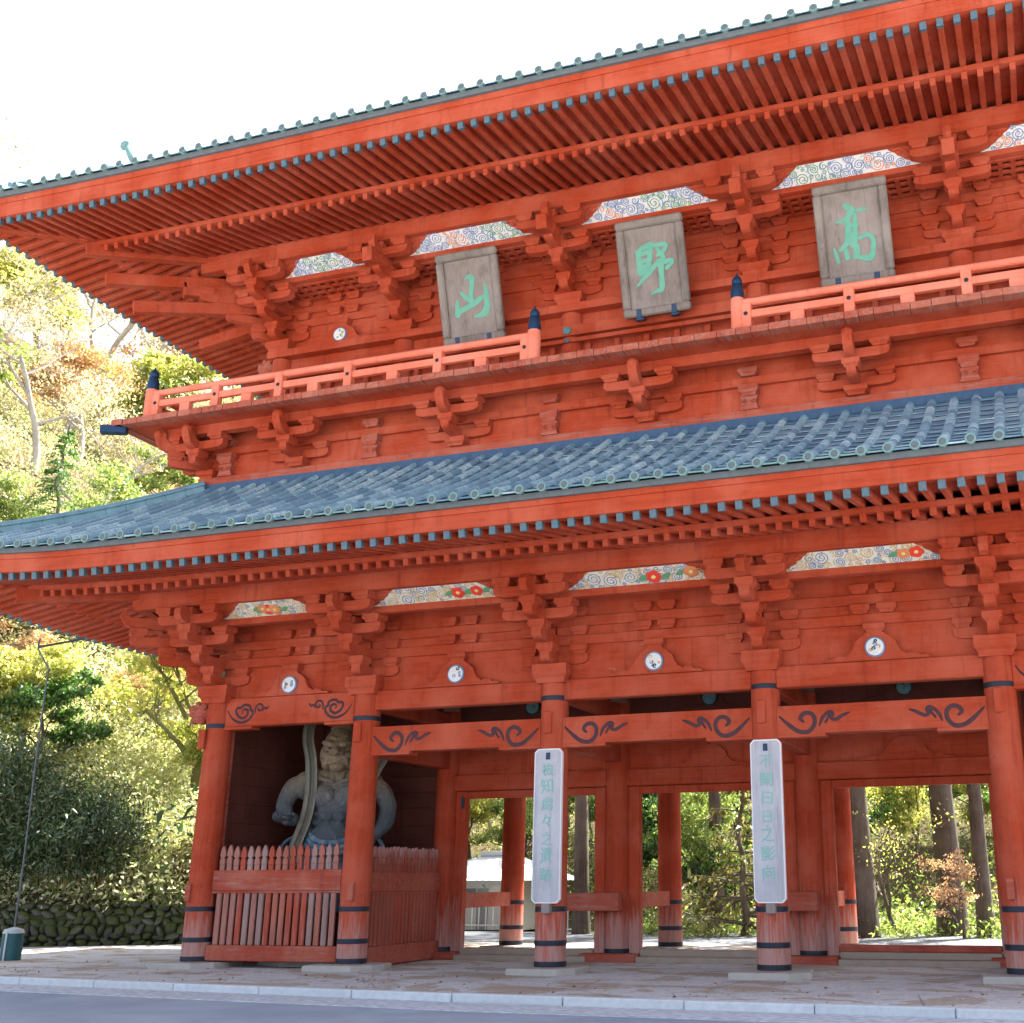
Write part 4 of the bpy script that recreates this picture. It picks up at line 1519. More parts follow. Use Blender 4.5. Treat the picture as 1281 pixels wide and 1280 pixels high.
K_NO = ((38, 180), (738, 55), (170, 1185), [
    [(265, 485, 20), (340, 430, 50), (430, 392, 60)], [(290, 480, 44), (308, 590, 60), (325, 700, 64)], [(425, 400, 44), (415, 520, 54), (395, 640, 56)],
    [(290, 510, 50), (430, 455, 46)], [(300, 585, 44), (425, 545, 44)], [(310, 650, 52), (420, 605, 44)], [(320, 700, 56), (400, 655, 44)],
    [(520, 560, 40), (430, 670, 52), (350, 765, 44), (300, 830, 22)], [(450, 405, 40), (575, 388, 46), (565, 450, 44), (500, 505, 38)],
    [(495, 440, 44), (560, 525, 52), (505, 575, 44)], [(500, 605, 44), (610, 560, 50), (660, 565, 40), (600, 635, 46)],
    [(535, 590, 62), (548, 720, 56), (556, 850, 58), (505, 880, 40), (445, 912, 14)]])
K_TAKA = ((52, 165), (815, 40), (180, 1215), [
    [(400, 345, 44), (465, 395, 80), (435, 465, 40)], [(515, 402, 26), (560, 385, 34), (625, 378, 26)], [(310, 522, 16), (390, 500, 44), (460, 452, 40)],
    [(425, 480, 56), (445, 600, 70), (450, 720, 84)], [(510, 440, 44), (515, 600, 56), (510, 720, 66)], [(430, 560, 44), (530, 540, 44)], [(430, 650, 44), (530, 640, 44)],
    [(365, 815, 34), (430, 745, 56)], [(300, 790, 16), (328, 870, 44), (352, 935, 34)], [(425, 815, 50), (445, 890, 60)], [(495, 740, 74), (540, 800, 74), (525, 875, 64)],
    [(560, 690, 36), (640, 648, 52), (705, 700, 50), (705, 800, 56), (680, 885, 74), (600, 885, 52), (520, 878, 40)]])
def plaque(x, strokes, label):
    wd, ht = 1.60, 2.20
    t_ = thing('name_plaque', label, 'plaque', (x, .05, 13.93), 0, None)
    t_.rotation_euler = (R(18.5), 0, 0)
    fr = MB()
    b = .19
    for (x0, x1, z0, z1) in ((-wd / 2, wd / 2, ht - b, ht), (-wd / 2, wd / 2, 0, b), (-wd / 2, -wd / 2 + b, b, ht - b), (wd / 2 - b, wd / 2, b, ht - b)):
        fr.box(x0, x1, -.10, .06, z0, z1, .035)
    fr.build('plaque_frame', M['wood_grey_dark'], t_)
    pb = MB()
    for k in range(4):
        x0 = -wd / 2 + b - .02 + (wd - 2 * b + .04) * k / 4
        pb.box(x0, x0 + (wd - 2 * b + .04) / 4 - .002, -.005 - .002 * (k % 2), .04, b - .02, ht - b + .02, .003)
    pb.build('plaque_board', M['wood_grey'], t_)
    ch = MB()
    tl, tr, bl, sts = strokes
    f = affine_uv(tl, tr, bl)
    for k, st in enumerate(sts):
        pts = [f(p) for p in st]
        pts = arc_pts([(-wd / 2 + u * wd, ht - v * ht, w_ * wd) for u, v, w_ in pts], 6)
        ww = [max(.02, p[2]) for p in pts]
        ch.ribbon([(p[0], p[1]) for p in pts], ww, -.0105 - .0012 * k, 0, .008)
        for e in (0, -1):
            p = pts[e]
            X = Matrix.Translation((p[0], -.0105 - .0012 * k, p[1])) @ Matrix.Rotation(HP, 4, 'X')
            ch.lathe([(ww[e] / 2, 0), (ww[e] / 2 * .6, .005)], X, 12)
    ch.build('lettering', M['mint'], t_)
    for s in (-1, 1):
        br = MB()
        br.box(-.06, .06, -.11, -.072, -.04, .17, .01)
        br.box(-.11, .11, -.10, .05, -.10, -.012, .03)
        br.build('iron_bracket', M['navy'], t_, (s * .42, 0, 0))
plaque(-4.55, K_YAMA, 'weathered grey wooden plaque with single mint green mountain character of three strokes')
plaque(.05, K_NO, 'weathered grey wooden plaque over the balcony gap, dense mint green character, central one')
plaque(4.62, K_TAKA, 'weathered grey wooden plaque with tall mint green character, nearest the upper right corner')

# tall sign boards on the front columns
def sign_board(x, text, label):
    t_ = thing('hanging_sign_board', label, 'sign board', (x, -.40, 1.20))
    wd, ht, c = .61, 3.02, .07
    def oct_(w_, z0, z1, c):
        return [(-w_ / 2 + c, z0), (w_ / 2 - c, z0), (w_ / 2, z0 + c), (w_ / 2, z1 - c), (w_ / 2 - c, z1), (-w_ / 2 + c, z1), (-w_ / 2, z1 - c), (-w_ / 2, z0 + c)]
    q = MB(); q.prism(oct_(wd, 0, ht, c), -.02, .06); q.build('board_edge', M['white_edge'], t_)
    q = MB(); q.prism(oct_(wd - .05, .025, ht - .025, c - .01), -.030, -.019); q.build('board_face', M['board_pale'], t_)
    q = MB(); q.box(-.045, .045, -.05, -.028, ht - .22, ht - .08, .006); q.build('hanger_plate', M['navy'], t_)
    q = MB(); q.box(-.09, .09, -.03, .12, -.19, -.004, .012); q.build('support_peg', M['wood_grey'], t_)
    n = len(text)
    jit = random.Random(text)
    for k, chx in enumerate(text):
        cu = bpy.data.curves.new('character', 'FONT')
        cu.body = chx
        cu.align_x = 'CENTER'
        cu.size = .31
        cu.extrude = .004
        cu.offset = .0015
        o = bpy.data.objects.new('character', cu)
        COL.objects.link(o)
        dg = bpy.context.evaluated_depsgraph_get()
        me = bpy.data.meshes.new_from_object(o.evaluated_get(dg))
        bpy.data.objects.remove(o)
        me.materials.clear()
        me.materials.append(M['mint_pale'])
        z = ht - .52 - k * (ht - .62) / n
        o = link('character', me, t_, (0, -.034, z))
        o.rotation_euler = (HP, jit.uniform(-.09, .09), 0)
        o.scale = (jit.uniform(.8, 1.02), jit.uniform(.85, 1.1), 1)
sign_board(XC[2] + .05, '檢知處々之遺跡', 'tall pale lavender board with mint writing, hung on the column left of the middle opening')
sign_board(XC[3] + .06, '不闕日日之影向', 'tall pale lavender board with mint writing, hung on the column right of the middle opening')

# ------------------------------------------------------------------ picket fences round the guardian
def picket_mesh(hb, ht):
    q = MB()
    q.box(-.064, .064, -.03, .03, 0, ht - .40, .012)
    R_ = [(.064, ht - .398), (.064, ht - .34), (.058, ht - .29), (.036, ht - .255), (.036, ht - .245), (.070, ht - .225), (.070, ht - .20), (.060, ht - .12), (.036, ht - .05), (.006, ht)]
    prof = R_ + [(-a, b) for a, b in R_[::-1]]
    q.prism(prof, -.028, .028)
    return q
def fence(name, label, L, n, loc, rz, top, rail, base, matp):
    t_ = thing(name, label, 'fence', loc, rz, None)
    q = MB(); q.box(0, L, -.10, .10, base[0], base[1], .02); q.build('base_board', M['red_fence'], t_)
    q = MB(); q.box(0, L, -.085, .085, rail[0], rail[1], .02); q.build('top_rail', M['red_fence'], t_)
    q = MB(); q.box(0, L, -.065, .065, rail[0] - .05, rail[0] - .003, .01); q.build('lower_rail', M['red_fence'], t_)
    rnd = random.Random(n)
    for k in range(n):
        x = .1 + (L - .2) * (k + .5) / n
        q = picket_mesh(0, top - base[1] + rnd.uniform(-.02, .02))
        q.build('picket', matp[rnd.randrange(len(matp))], t_, (x, -.02, base[1] + .002))
def mat_picket(nm, c, g):
    return mat_paint(nm, c, [x * .8 for x in c], [min(1, x * 1.15) for x in c], (7, 7, .4), ((.30, .17, .14), g))
def mat_picket_tip(nm, c, g):
    return mat_paint(nm, c, [x * .8 for x in c], [min(1, x * 1.15) for x in c], (7, 7, .4), ((.40, .20, .17), g), (2.5, 1.75))
PK = [mat_picket('picket_red', (.36, .070, .040), (.40, .25, .20)), mat_picket('picket_faded', (.36, .115, .080), (.40, .29, .25)), mat_picket('picket_rose', (.35, .145, .11), (.40, .32, .29)), mat_picket('picket_grey', (.31, .19, .165), (.36, .32, .31))]
PKP = [mat_picket_tip('picket_pale_tip', (.36, .075, .045), (.50, .38, .38)), mat_picket_tip('picket_rose_tip', (.34, .09, .06), (.48, .34, .33))]
fence('picket_fence', 'weathered red picket fence across the front of the guardian statue', XC[1] - XC[0] - .62, 17, (XC[0] + .31, -.02, 0), 0, 2.42, (1.46, 1.90), (.02, .34), PK)
fence('picket_fence', 'dull red picket fence with pale tips running back along the passage beside the guardian', D - .62, 19, (XC[1], .31, 0), HP, 2.38, (1.42, 1.84), (-.1, .30), PKP)

# ------------------------------------------------------------------ guardian statue
def mat_statue():
    t = NT('weathered_painted_wood')
    sep = t.n('ShaderNodeSeparateXYZ')
    tc = t.n('ShaderNodeTexCoord')
    t.l(tc.outputs['Object'], sep.inputs[0])
    n = t.noise(t.pos((1, 1, 1), True), 4.5, 7, .7, .5)
    n2 = t.noise(t.pos((1, 1, 1), True), 16, 5, .7)
    mr = t.n('ShaderNodeMapRange')
    mr.inputs[1].default_value, mr.inputs[2].default_value = 3.0, 4.35
    t.l(sep.outputs[2], mr.inputs[0])
    f = t.math('ADD', t.math('MULTIPLY', mr.outputs[0], .8), t.math('MULTIPLY', n, .55))
    c = t.ramp(f, [(.25, (.085, .105, .125)), (.5, (.15, .155, .155)), (.68, (.20, .175, .14)), (.85, (.28, .205, .12)), (1.0, (.30, .22, .13))])
    c = t.mix(t.ramp(n2, [(.48, 0.0), (.70, .6)]), c, (.09, .09, .085))
    c = t.mix(t.ramp(n, [(.58, 0.0), (.68, .55)]), c, (.32, .305, .28))
    t.color(c)
    t.rough(.75, .25)
    t.bump(t.math('ADD', n, t.math('MULTIPLY', n2, .5)), .8, .12)
    return t.m
MS = mat_statue()
def make_guardian():
    g = thing('guardian_statue', 'giant muscular wooden guardian statue with flowing scarf behind the picket fence', 'statue', (-8.66, 1.95, .12), R(22))
    B = []
    S_ = lambda c, r: B.append(('s', c, r))
    T_ = lambda pts, rad: B.append(('t', pts, rad))
    # legs and hips under the skirt
    T_([(-.42, 0, 1.7), (-.55, -.05, .95), (-.62, .05, .15)], [.36, .27, .17])
    T_([(.42, .05, 1.7), (.62, .10, .95), (.80, .2, .15)], [.36, .27, .17])
    for s, x, y in ((-1, -.62, -.1), (1, .80, .05)):
        S_((x, y - .05, .10), (.17, .36, .11))
    S_((0, .05, 1.95), (.66, .46, .50))
    # belly, chest, shoulders
    S_((-.02, -.10, 2.55), (.60, .46, .42))
    S_((0, -.02, 3.1), (.68, .46, .50))
    S_((0, .08, 3.55), (.80, .42, .42))
    for s in (-1, 1):
        S_((s * .33, -.30, 3.42), (.37, .20, .29))
        S_((s * .50, .05, 3.92), (.36, .26, .20))
        S_((s * .92, .02, 3.72), (.33, .31, .34))
        for k in range(3):
            S_((s * .17, -.44 + .02 * k, 2.98 - .23 * k), (.17, .09, .12))
            S_((s * .46, -.26, 3.05 - .2 * k), (.16, .13, .09))
        T_([(s * .12, -.30, 3.78), (s * .5, -.22, 3.86), (s * .85, -.05, 3.88)], [.06, .075, .07])
    S_((0, -.45, 2.42), (.09, .06, .09))
    # neck with cords, head
    T_([(0, .04, 3.75), (0, -.03, 4.2)], [.30, .26])
    for s in (-1, 1):
        T_([(s * .20, -.05, 4.2), (s * .12, -.24, 3.85)], [.07, .06])
    HD = len(B)
    S_((0, -.06, 4.64), (.38, .42, .48))
    S_((0, -.15, 4.36), (.31, .31, .22))
    S_((0, -.33, 4.21), (.18, .15, .11))            # chin
    for s in (-1, 1):
        S_((s * .25, -.14, 4.30), (.13, .20, .14))  # jaw
        S_((s * .22, -.38, 4.46), (.12, .10, .09))  # cheekbones
        S_((s * .39, .0, 4.50), (.06, .12, .20))  # ears
        T_([(s * .05, -.50, 4.665), (s * .17, -.51, 4.70), (s * .31, -.38, 4.74)], [.06, .08, .05])  # frowning brow
        T_([(s * .10, -.50, 4.47), (s * .21, -.46, 4.38), (s * .23, -.40, 4.26)], [.035, .045, .035])  # folds
        T_([(s * .04, -.45, 4.84), (s * .20, -.42, 4.88)], [.03, .03])
    T_([(0, -.48, 4.70), (0, -.58, 4.58), (0, -.62, 4.51)], [.055, .075, .095])
    for s in (-1, 1): S_((s * .095, -.54, 4.50), (.07, .07, .055))
    T_([(-.22, -.40, 4.30), (-.10, -.50, 4.385), (.10, -.50, 4.385), (.22, -.40, 4.30)], [.03, .045, .045, .03])
    T_([(-.17, -.42, 4.27), (0, -.50, 4.31), (.17, -.42, 4.27)], [.03, .045, .03])
    # topknot
    S_((0, .02, 5.08), (.26, .24, .12))
    S_((0, .05, 5.25), (.17, .17, .22))
    for k_ in range(HD, len(B)):
        b_ = B[k_]
        f_ = lambda p: (p[0] * 1.08, p[1] * 1.08 - .03, (p[2] - 4.6) * 1.06 + 4.53)
        B[k_] = ('s', f_(b_[1]), tuple(x * 1.08 for x in b_[2])) if b_[0] == 's' else ('t', [f_(p) for p in b_[1]], [x * 1.05 for x in b_[2]])
    HE = len(B)
    # picture-left arm: upper arm out and down, forearm forward and out, palm up
    T_([(-.92, .02, 3.75), (-1.22, .0, 3.66), (-1.38, -.06, 3.44)], [.30, .29, .25])
    T_([(-1.38, -.06, 3.44), (-1.40, -.22, 3.18), (-1.18, -.42, 2.95)], [.25, .235, .13])
    # picture-right arm: straight down, hand low
    T_([(.92, .02, 3.72), (1.22, .05, 3.55), (1.42, .06, 3.25)], [.30, .28, .23])
    T_([(1.42, .06, 3.25), (1.38, -.08, 2.85), (1.12, -.28, 2.52)], [.24, .23, .13])
    for k_ in range(len(B)):
        if HD <= k_ < HE: continue
        b_ = B[k_]
        f_ = lambda p: (p[0] * .84, p[1] * .95, p[2])
        B[k_] = ('s', f_(b_[1]), (b_[2][0] * .86, b_[2][1] * .95, b_[2][2])) if b_[0] == 's' else ('t', [f_(p) for p in b_[1]], [x * .86 for x in b_[2]])
    body = blob('body', B, MS, g, .018, 1)
    # hands with five fingers each
    def hand(cx, cy, cz, fr, up, side, spread, curl):
        """fr: finger direction, up: palm normal, side: thumb side"""
        fr, up, side = Vector(fr).normalized(), Vector(up).normalized(), Vector(side).normalized()
        c = Vector((cx, cy, cz))
        H = [('t', [c - fr * .10, c + fr * .08], [.11, .13])]
        for k, (o_, L, r) in enumerate(((-.135, .24, .040), (-.045, .30, .044), (.045, .33, .046), (.135, .29, .044))):
            b = c + fr * .15 + side * o_
            p1 = b + (fr + side * o_ * spread).normalized() * L * .5
            p2 = p1 + (fr * (1 - curl) + up * curl).normalized() * L * .32
            p3 = p2 + (fr * (1 - 2 * curl) + up * 2 * curl).normalized() * L * .26
            H.append(('t', [b, p1, p2, p3], [r * 1.15, r, r * .9, r * .7]))
        b = c - fr * .05 + side * .13
        H.append(('t', [b, b + side * .13 + fr * .07 + up * .03, b + side * .17 + fr * .2 + up * .06], [.06, .055, .04]))
        blob('hand', H, MS, g, .018, 1)
    hand(-.96, -.50, 2.88, (-.62, -.76, .15), (.1, -.1, 1), (.76, -.62, .2), .9, .25)
    hand(.88, -.34, 2.42, (-.45, -.35, -.75), (-.7, -.3, .2), (.1, -.9, .3), .3, .45)
    # eyes
    for s in (-1, 1):
        q = MB()
        q.lathe([(0, -.042), (.035, -.034), (.056, -.012), (.056, .012), (.035, .034), (0, .042)], Matrix.Translation((s * .175, -.465, 4.535)), 14, 0)
        q.lathe([(.026, 0), (.018, .006)], Matrix.Translation((s * .172, -.521, 4.535)) @ Matrix.Rotation(HP, 4, 'X'), 10, 1)
        q.build('eye', [M['wood_grey'], M['iron']], g)
    # skirt: folded cloth from the waist
    q = MB()
    N, Kz = 72, 12
    for k in range(Kz + 1):
        u = k / Kz
        for i in range(N):
            an = 2 * math.pi * i / N
            fold = .05 * math.sin(an * 9 + 2 * u) + .035 * math.sin(an * 17 + 1)
            r = .50 + .36 * u + fold * (.3 + u)
            z = 2.78 - 1.8 * u + .12 * math.sin(an * 2 + .6) * u - .18 * math.cos(an + 1.57) * (1 - u)
            q.v.append((r * math.cos(an) * 1.05, r * math.sin(an) * .80, z))
    for k in range(Kz):
        for i in range(N):
            a, b = k * N + i, k * N + (i + 1) % N
            q.f.append([a, b, b + N, a + N]); q.mi.append(0); q.sm.append(True)
    for sw in range(3):           # looped sash folds across the front
        pts = [(math.cos(t) * (.56 + .03 * sw), -.12 - math.sin(t) * (.40 + .05 * sw), 2.72 - .13 * sw - .34 * math.sin(t)) for t in np.linspace(.0, math.pi, 16)]
        q.tube(pts, .065, 8)
    for sx in (-1, 1):
        q.tube(arc3([(sx * .70, -.1, 2.42), (sx * .95, -.15, 2.5), (sx * 1.15, -.2, 2.30), (sx * 1.05, -.2, 1.9)]), [.1] * 8 + [.09] * 6 + [.06] * 5, 8, flat=.5)
    q.build('skirt', mat_cloth(), g, angle=70)
    # belly rosette
    # scarf: long ribbed band looping behind the head and falling past both arms
    for path in ([(-.55, .55, 5.55), (-.98, .32, 5.3), (-1.00, .05, 4.85), (-.80, -.20, 4.3), (-.68, -.42, 3.6), (-.74, -.48, 2.95), (-1.0, -.35, 2.35), (-1.15, -.25, 1.8)],
                 [(1.05, .35, 5.1), (1.25, .15, 4.55), (1.05, -.15, 4.05), (.80, -.40, 3.5), (.72, -.45, 2.9), (1.0, -.3, 2.3), (1.5, -.15, 1.75)]):
        pts = arc3([(p_[0] * .82, p_[1], p_[2]) for p_ in path])
        q = MB()
        prev = None
        ring_ = []
        for i, p in enumerate(pts):
            tg = (pts[min(i + 1, len(pts) - 1)] - pts[max(0, i - 1)]).normalized()
            side = tg.cross(Vector((0, -1, 0)))
            side = side.normalized() if side.length > .1 else Vector((1, 0, 0))
            nr = tg.cross(side)
            row = []
            for k in range(9):
                u = (k / 8 - .5)
                row.append(p + side * u * .27 + nr * (.035 * math.cos(u * 20) + .10 * u * u))
            ring_.append(row)
        for row in ring_: q.v += [tuple(x) for x in row]
        n9 = len(ring_)
        off_ = len(q.v)
        q.v += [tuple(x + Vector((0, .05, 0))) for row in ring_ for x in row]
        for i in range(n9 - 1):
            for k in range(8):
                a = i * 9 + k
                q.f.append([a, a + 1, a + 10, a + 9]); q.mi.append(0); q.sm.append(True)
                q.f.append([off_ + a + 9, off_ + a + 10, off_ + a + 1, off_ + a]); q.mi.append(0); q.sm.append(True)
            for k in (0, 8):
                a = i * 9 + k
                q.f.append([a, a + 9, off_ + a + 9, off_ + a]); q.mi.append(0); q.sm.append(False)
        q.build('scarf', M['scarf'], g, angle=80)
    # rock pedestal
    q = MB(); q.lathe([(1.5, -.24), (1.45, -.05), (1.25, .06)], None, 9, 0, False); q.build('pedestal', M['stone'], g)
def mat_cloth():
    t = NT('blue_grey_carved_cloth')
    n = t.noise(t.pos((1, 1, 1), True), 5, 6, .65)
    c = t.ramp(n, [(.32, (.045, .085, .14)), (.5, (.10, .17, .24)), (.62, (.22, .27, .30)), (.75, (.36, .35, .33))])
    t.color(c); t.rough(.75, .25); t.bump(n, .4, .04)
    return t.m
M['scarf'] = mat_plain('faded_scarf', (.20, .19, .15), .75, .35, 5)
make_guardian()

# ------------------------------------------------------------------ cable with guard at the left
t_ = thing('grounding_cable', 'thin dark grounding cable hanging from the left eave to a green ground guard', 'cable', (-16.93, 1.08, GZ))
q = MB()
q.tube(arc3([(0, 0, .7), (-.02, 0, 2.5), (-.10, 0, 5.0), (-.13, 0, 6.95), (-.12, 0, 7.1), (-.55, 0, 7.65), (-.56, 0, 7.95)]), .022, 8)
q.build('cable', mat_plain('cable_grey', (.10, .12, .14), .5), t_)
q = MB(); q.tube([(-.56, 0, 7.72), (.9, .05, 7.86)], .032, 8); q.build('eave_arm', M['iron'], t_)
q = MB(); q.lathe([(.24, 0), (.24, .62), (.20, .70), (.05, .74)], None, 18); q.build('ground_guard', mat_plain('green_guard', (.02, .09, .10), .5), t_)
q = MB(); q.lathe([(.25, .62), (.21, .71), (.05, .755), (.04, .76)], None, 18)
q.box(.02, .07, -.26, -.235, .0, .66, .005); q.build('guard_cap', mat_plain('guard_pale', (.42, .46, .44), .5), t_)

# ------------------------------------------------------------------ retaining wall of mossy stones
def stone_wall():
    t = NT('mossy_stone')
    geo = t.n('ShaderNodeNewGeometry')
    n = t.noise(t.pos(), 3, 6, .65)
    n2 = t.noise(t.pos(), 14, 5, .7)
    c = t.ramp(geo.outputs['Random Per Island'], [(0, (.04, .045, .035)), (.5, (.07, .07, .062)), (1, (.13, .13, .12))])
    sep = t.n('ShaderNodeSeparateXYZ'); t.l(geo.outputs['Normal'], sep.inputs[0])
    mm = t.math('ADD', n, t.math('MULTIPLY', sep.outputs[2], .22))
    c = t.mix(t.ramp(mm, [(.42, 0.0), (.58, .9)]), c, (.06, .08, .015))
    c = t.mix(t.ramp(n2, [(.3, .5), (.55, 0.0)]), c, (.05, .05, .045))
    t.color(c); t.rough(.9, .15); t.bump(n2, .7, .05)
    tw = thing('stone_wall', 'low retaining wall of rounded mossy stones below the bamboo grass', 'wall', (0, 0, 0))
    rnd = random.Random(4)
    q = MB()
    legs = [((-46, -7.6), (-18, 8.8)), ((-18, 8.8), (-18.1, 22))]
    for (a, b) in legs:
        a, b = Vector((*a, 0)), Vector((*b, 0))
        d = (b - a); L = d.length; d.normalize()
        nr = Vector((d.y, -d.x, 0))
        z = GZ - .1
        row = 0
        while z < .92:
            h = rnd.uniform(.18, .34)
            s = rnd.uniform(0, .2)
            while s < L:
                wd = rnd.uniform(.17, .42)
                if s + wd > L + .3: break
                c = a + d * (s + wd / 2) - nr * (z * .16) + Vector((0, 0, z + h / 2))
                bm = bmesh.new()
                bmesh.ops.create_icosphere(bm, subdivisions=2, radius=1)
                vs = []
                sd_ = rnd.uniform(0, 99)
                tl_, jo_, sv_, jz_ = rnd.uniform(-.1, .1), rnd.uniform(-.05, .06), rnd.uniform(.5, .72), rnd.uniform(-.07, .07)
                for v_ in bm.verts:
                    p = v_.co.copy()
                    k = 1 / max(abs(p.x), abs(p.y), abs(p.z)) ** .55
                    p *= k * (.9 + .25 * mnoise.noise(p * 1.3 + Vector((sd_, 0, 0))))
                    vs.append(c + d * (p.x * wd * .54 + p.z * tl_) + nr * (p.y * .22 + jo_) + Vector((0, 0, p.z * h * sv_ + jz_)))
                q.add(vs, [[x.index for x in f.verts] for f in bm.faces], 0, True)
                bm.free()
                s += wd
            z += h * .92
            row += 1
        m_ = Matrix((d, -nr, Vector((0, 0, 1)))).transposed().to_4x4(); m_.translation = a
        q.box(0, L, .05, .5, GZ - .4, .8, .01, 0, m_)
    q.build('stones', t.m, tw, recalc=False, angle=60)
stone_wall()

# ------------------------------------------------------------------ foliage
def leaf_mesh(name, centers, dirs, size, aspect, mat, rng, droop=0.0, fold=.25):
    """one mesh of small leaf blades; centers Nx3, dirs Nx3 (leaf axis)"""
    N = len(centers)
    d = dirs / (np.linalg.norm(dirs, axis=1, keepdims=True) + 1e-9)
    r = rng.normal(size=(N, 3))
    s = np.cross(d, r); s /= (np.linalg.norm(s, axis=1, keepdims=True) + 1e-9)
    n = np.cross(d, s)
    L = size * rng.uniform(.65, 1.35, (N, 1))
    Wd = L * aspect
    v = np.empty((N, 4, 3))
    v[:, 0] = centers - d * L * .5
    v[:, 1] = centers + s * Wd * .5 + n * Wd * fold
    v[:, 2] = centers + d * L * .5 - np.array([0, 0, 1.0]) * L * droop
    v[:, 3] = centers - s * Wd * .5 + n * Wd * fold
    me = bpy.data.meshes.new(name)
    me.vertices.add(N * 4)
    me.vertices.foreach_set('co', v.reshape(-1))
    me.loops.add(N * 4)
    me.loops.foreach_set('vertex_index', np.arange(N * 4, dtype=np.int32))
    me.polygons.add(N)
    me.polygons.foreach_set('loop_start', np.arange(N, dtype=np.int32) * 4)
    me.polygons.foreach_set('loop_total', np.full(N, 4, dtype=np.int32))
    me.materials.append(mat)
    me.update(calc_edges=True)
    return me

L_YEL = mat_leaf('yellow_green_leaf', [(.2, (.30, .38, .08)), (.45, (.54, .58, .15)), (.65, (.70, .66, .22)), (.85, (.74, .60, .28))], .62)
L_OLV = mat_leaf('olive_leaf', [(.2, (.12, .20, .05)), (.5, (.28, .40, .10)), (.7, (.48, .52, .17)), (.9, (.60, .54, .26))], .62)
L_ORG = mat_leaf('autumn_leaf', [(.2, (.40, .20, .09)), (.45, (.56, .30, .15)), (.65, (.62, .42, .22)), (.85, (.60, .48, .26))], .6)
L_PALE = mat_leaf('pale_autumn_leaf', [(.2, (.44, .36, .26)), (.5, (.60, .50, .38)), (.7, (.62, .52, .34)), (.85, (.50, .50, .22))], .55)
L_GRN = mat_leaf('green_leaf', [(.2, (.045, .11, .028)), (.5, (.10, .22, .05)), (.75, (.20, .34, .09))], .6)
L_CED = mat_leaf('cedar_spray', [(.2, (.025, .060, .020)), (.5, (.05, .12, .035)), (.8, (.12, .20, .055))], .45)
L_SASA = mat_leaf('bamboo_grass_leaf', [(.2, (.02, .042, .016)), (.5, (.045, .085, .03)), (.78, (.09, .14, .05)), (.95, (.24, .24, .14))], .3)
BARK = mat_paint('bark_grey', (.17, .14, .11), (.08, .065, .05), (.24, .20, .16), (5, 5, .5))
BARK_PALE = mat_paint('bark_pale', (.46, .42, .37), (.30, .26, .22), (.55, .51, .46), (5, 5, .5))
BARK_CED = mat_paint('bark_cedar', (.15, .115, .09), (.06, .045, .037), (.20, .17, .14), (9, 9, .35))
BARK_OLV = mat_paint('bark_mossy', (.22, .20, .06), (.13, .12, .04), (.30, .28, .12), (4, 4, .5))

def branch_tree(rng, h, spread, r0, lean=(0, 0), levels=3, nb=(5, 4, 4), up=.5):
    """returns tube list [(pts, radii)], twig tips (Nx3, dirs)"""
    tubes, tips = [], []
    def grow(p, d, L, r, lev):
        n = 5
        pts, rad = [p.copy()], [r]
        for i in range(n):
            d = (d + rng.normal(size=3) * .13 + np.array([0, 0, .06 * up])); d /= np.linalg.norm(d)
            p = p + d * L / n
            pts.append(p.copy()); rad.append(r * (1 - .6 * (i + 1) / n))
        tubes.append((pts, rad))
        if lev >= levels:
            tips.append((p.copy(), d.copy(), L)); tips.append((pts[3], d.copy(), L))
            return
        for k in range(nb[lev]):
            t = .35 + .65 * (k + rng.uniform(.2, .9)) / nb[lev]
            i = min(n - 1, int(t * n))
            q = np.array(pts[i]) + (np.array(pts[i + 1]) - np.array(pts[i])) * (t * n - i if t < 1 else 1)
            an = rng.uniform(0, 6.28)
            sd = np.array([math.cos(an), math.sin(an), rng.uniform(-.1, up)]) * spread
            nd = d * .55 + sd; nd /= np.linalg.norm(nd)
            grow(q, nd, L * rng.uniform(.45, .7), rad[i] * .6, lev + 1)
    d0 = np.array([lean[0], lean[1], 1.0]); d0 /= np.linalg.norm(d0)
    grow(np.zeros(3), d0, h * .62, r0, 0)
    return tubes, tips

def make_broadleaf(seed, h, leafmat, bark, dens=60, size=.22, spread=.9, cl=.9, r0=None, lean=(0, 0), levels=3, flat=.6, min_z=0):
    rng = np.random.default_rng(seed)
    tubes, tips = branch_tree(rng, h, spread, r0 or h * .022, lean, levels)
    q = MB()
    for pts, rad in tubes:
        q.tube(pts, rad, 6 if rad[0] < .06 else 9, False)
    tm = q.mesh('trunk', [bark], False, 80)
    C, Dd = [], []
    for (p, d, L) in tips:
        if rng.uniform() < .12: continue
        n = int(dens * rng.uniform(.4, 1.5))
        c = p + rng.normal(size=(n, 3)) * np.array([cl, cl, cl * flat]) * L * .35
        C.append(c)
        Dd.append(rng.normal(size=(n, 3)) + np.array([0, 0, -.3]))
    C = np.concatenate(C); Dd = np.concatenate(Dd)
    k = C[:, 2] > min_z
    cm = leaf_mesh('crown', C[k], Dd[k], size, .55, leafmat, rng, .1) if dens else None
    return tm, cm

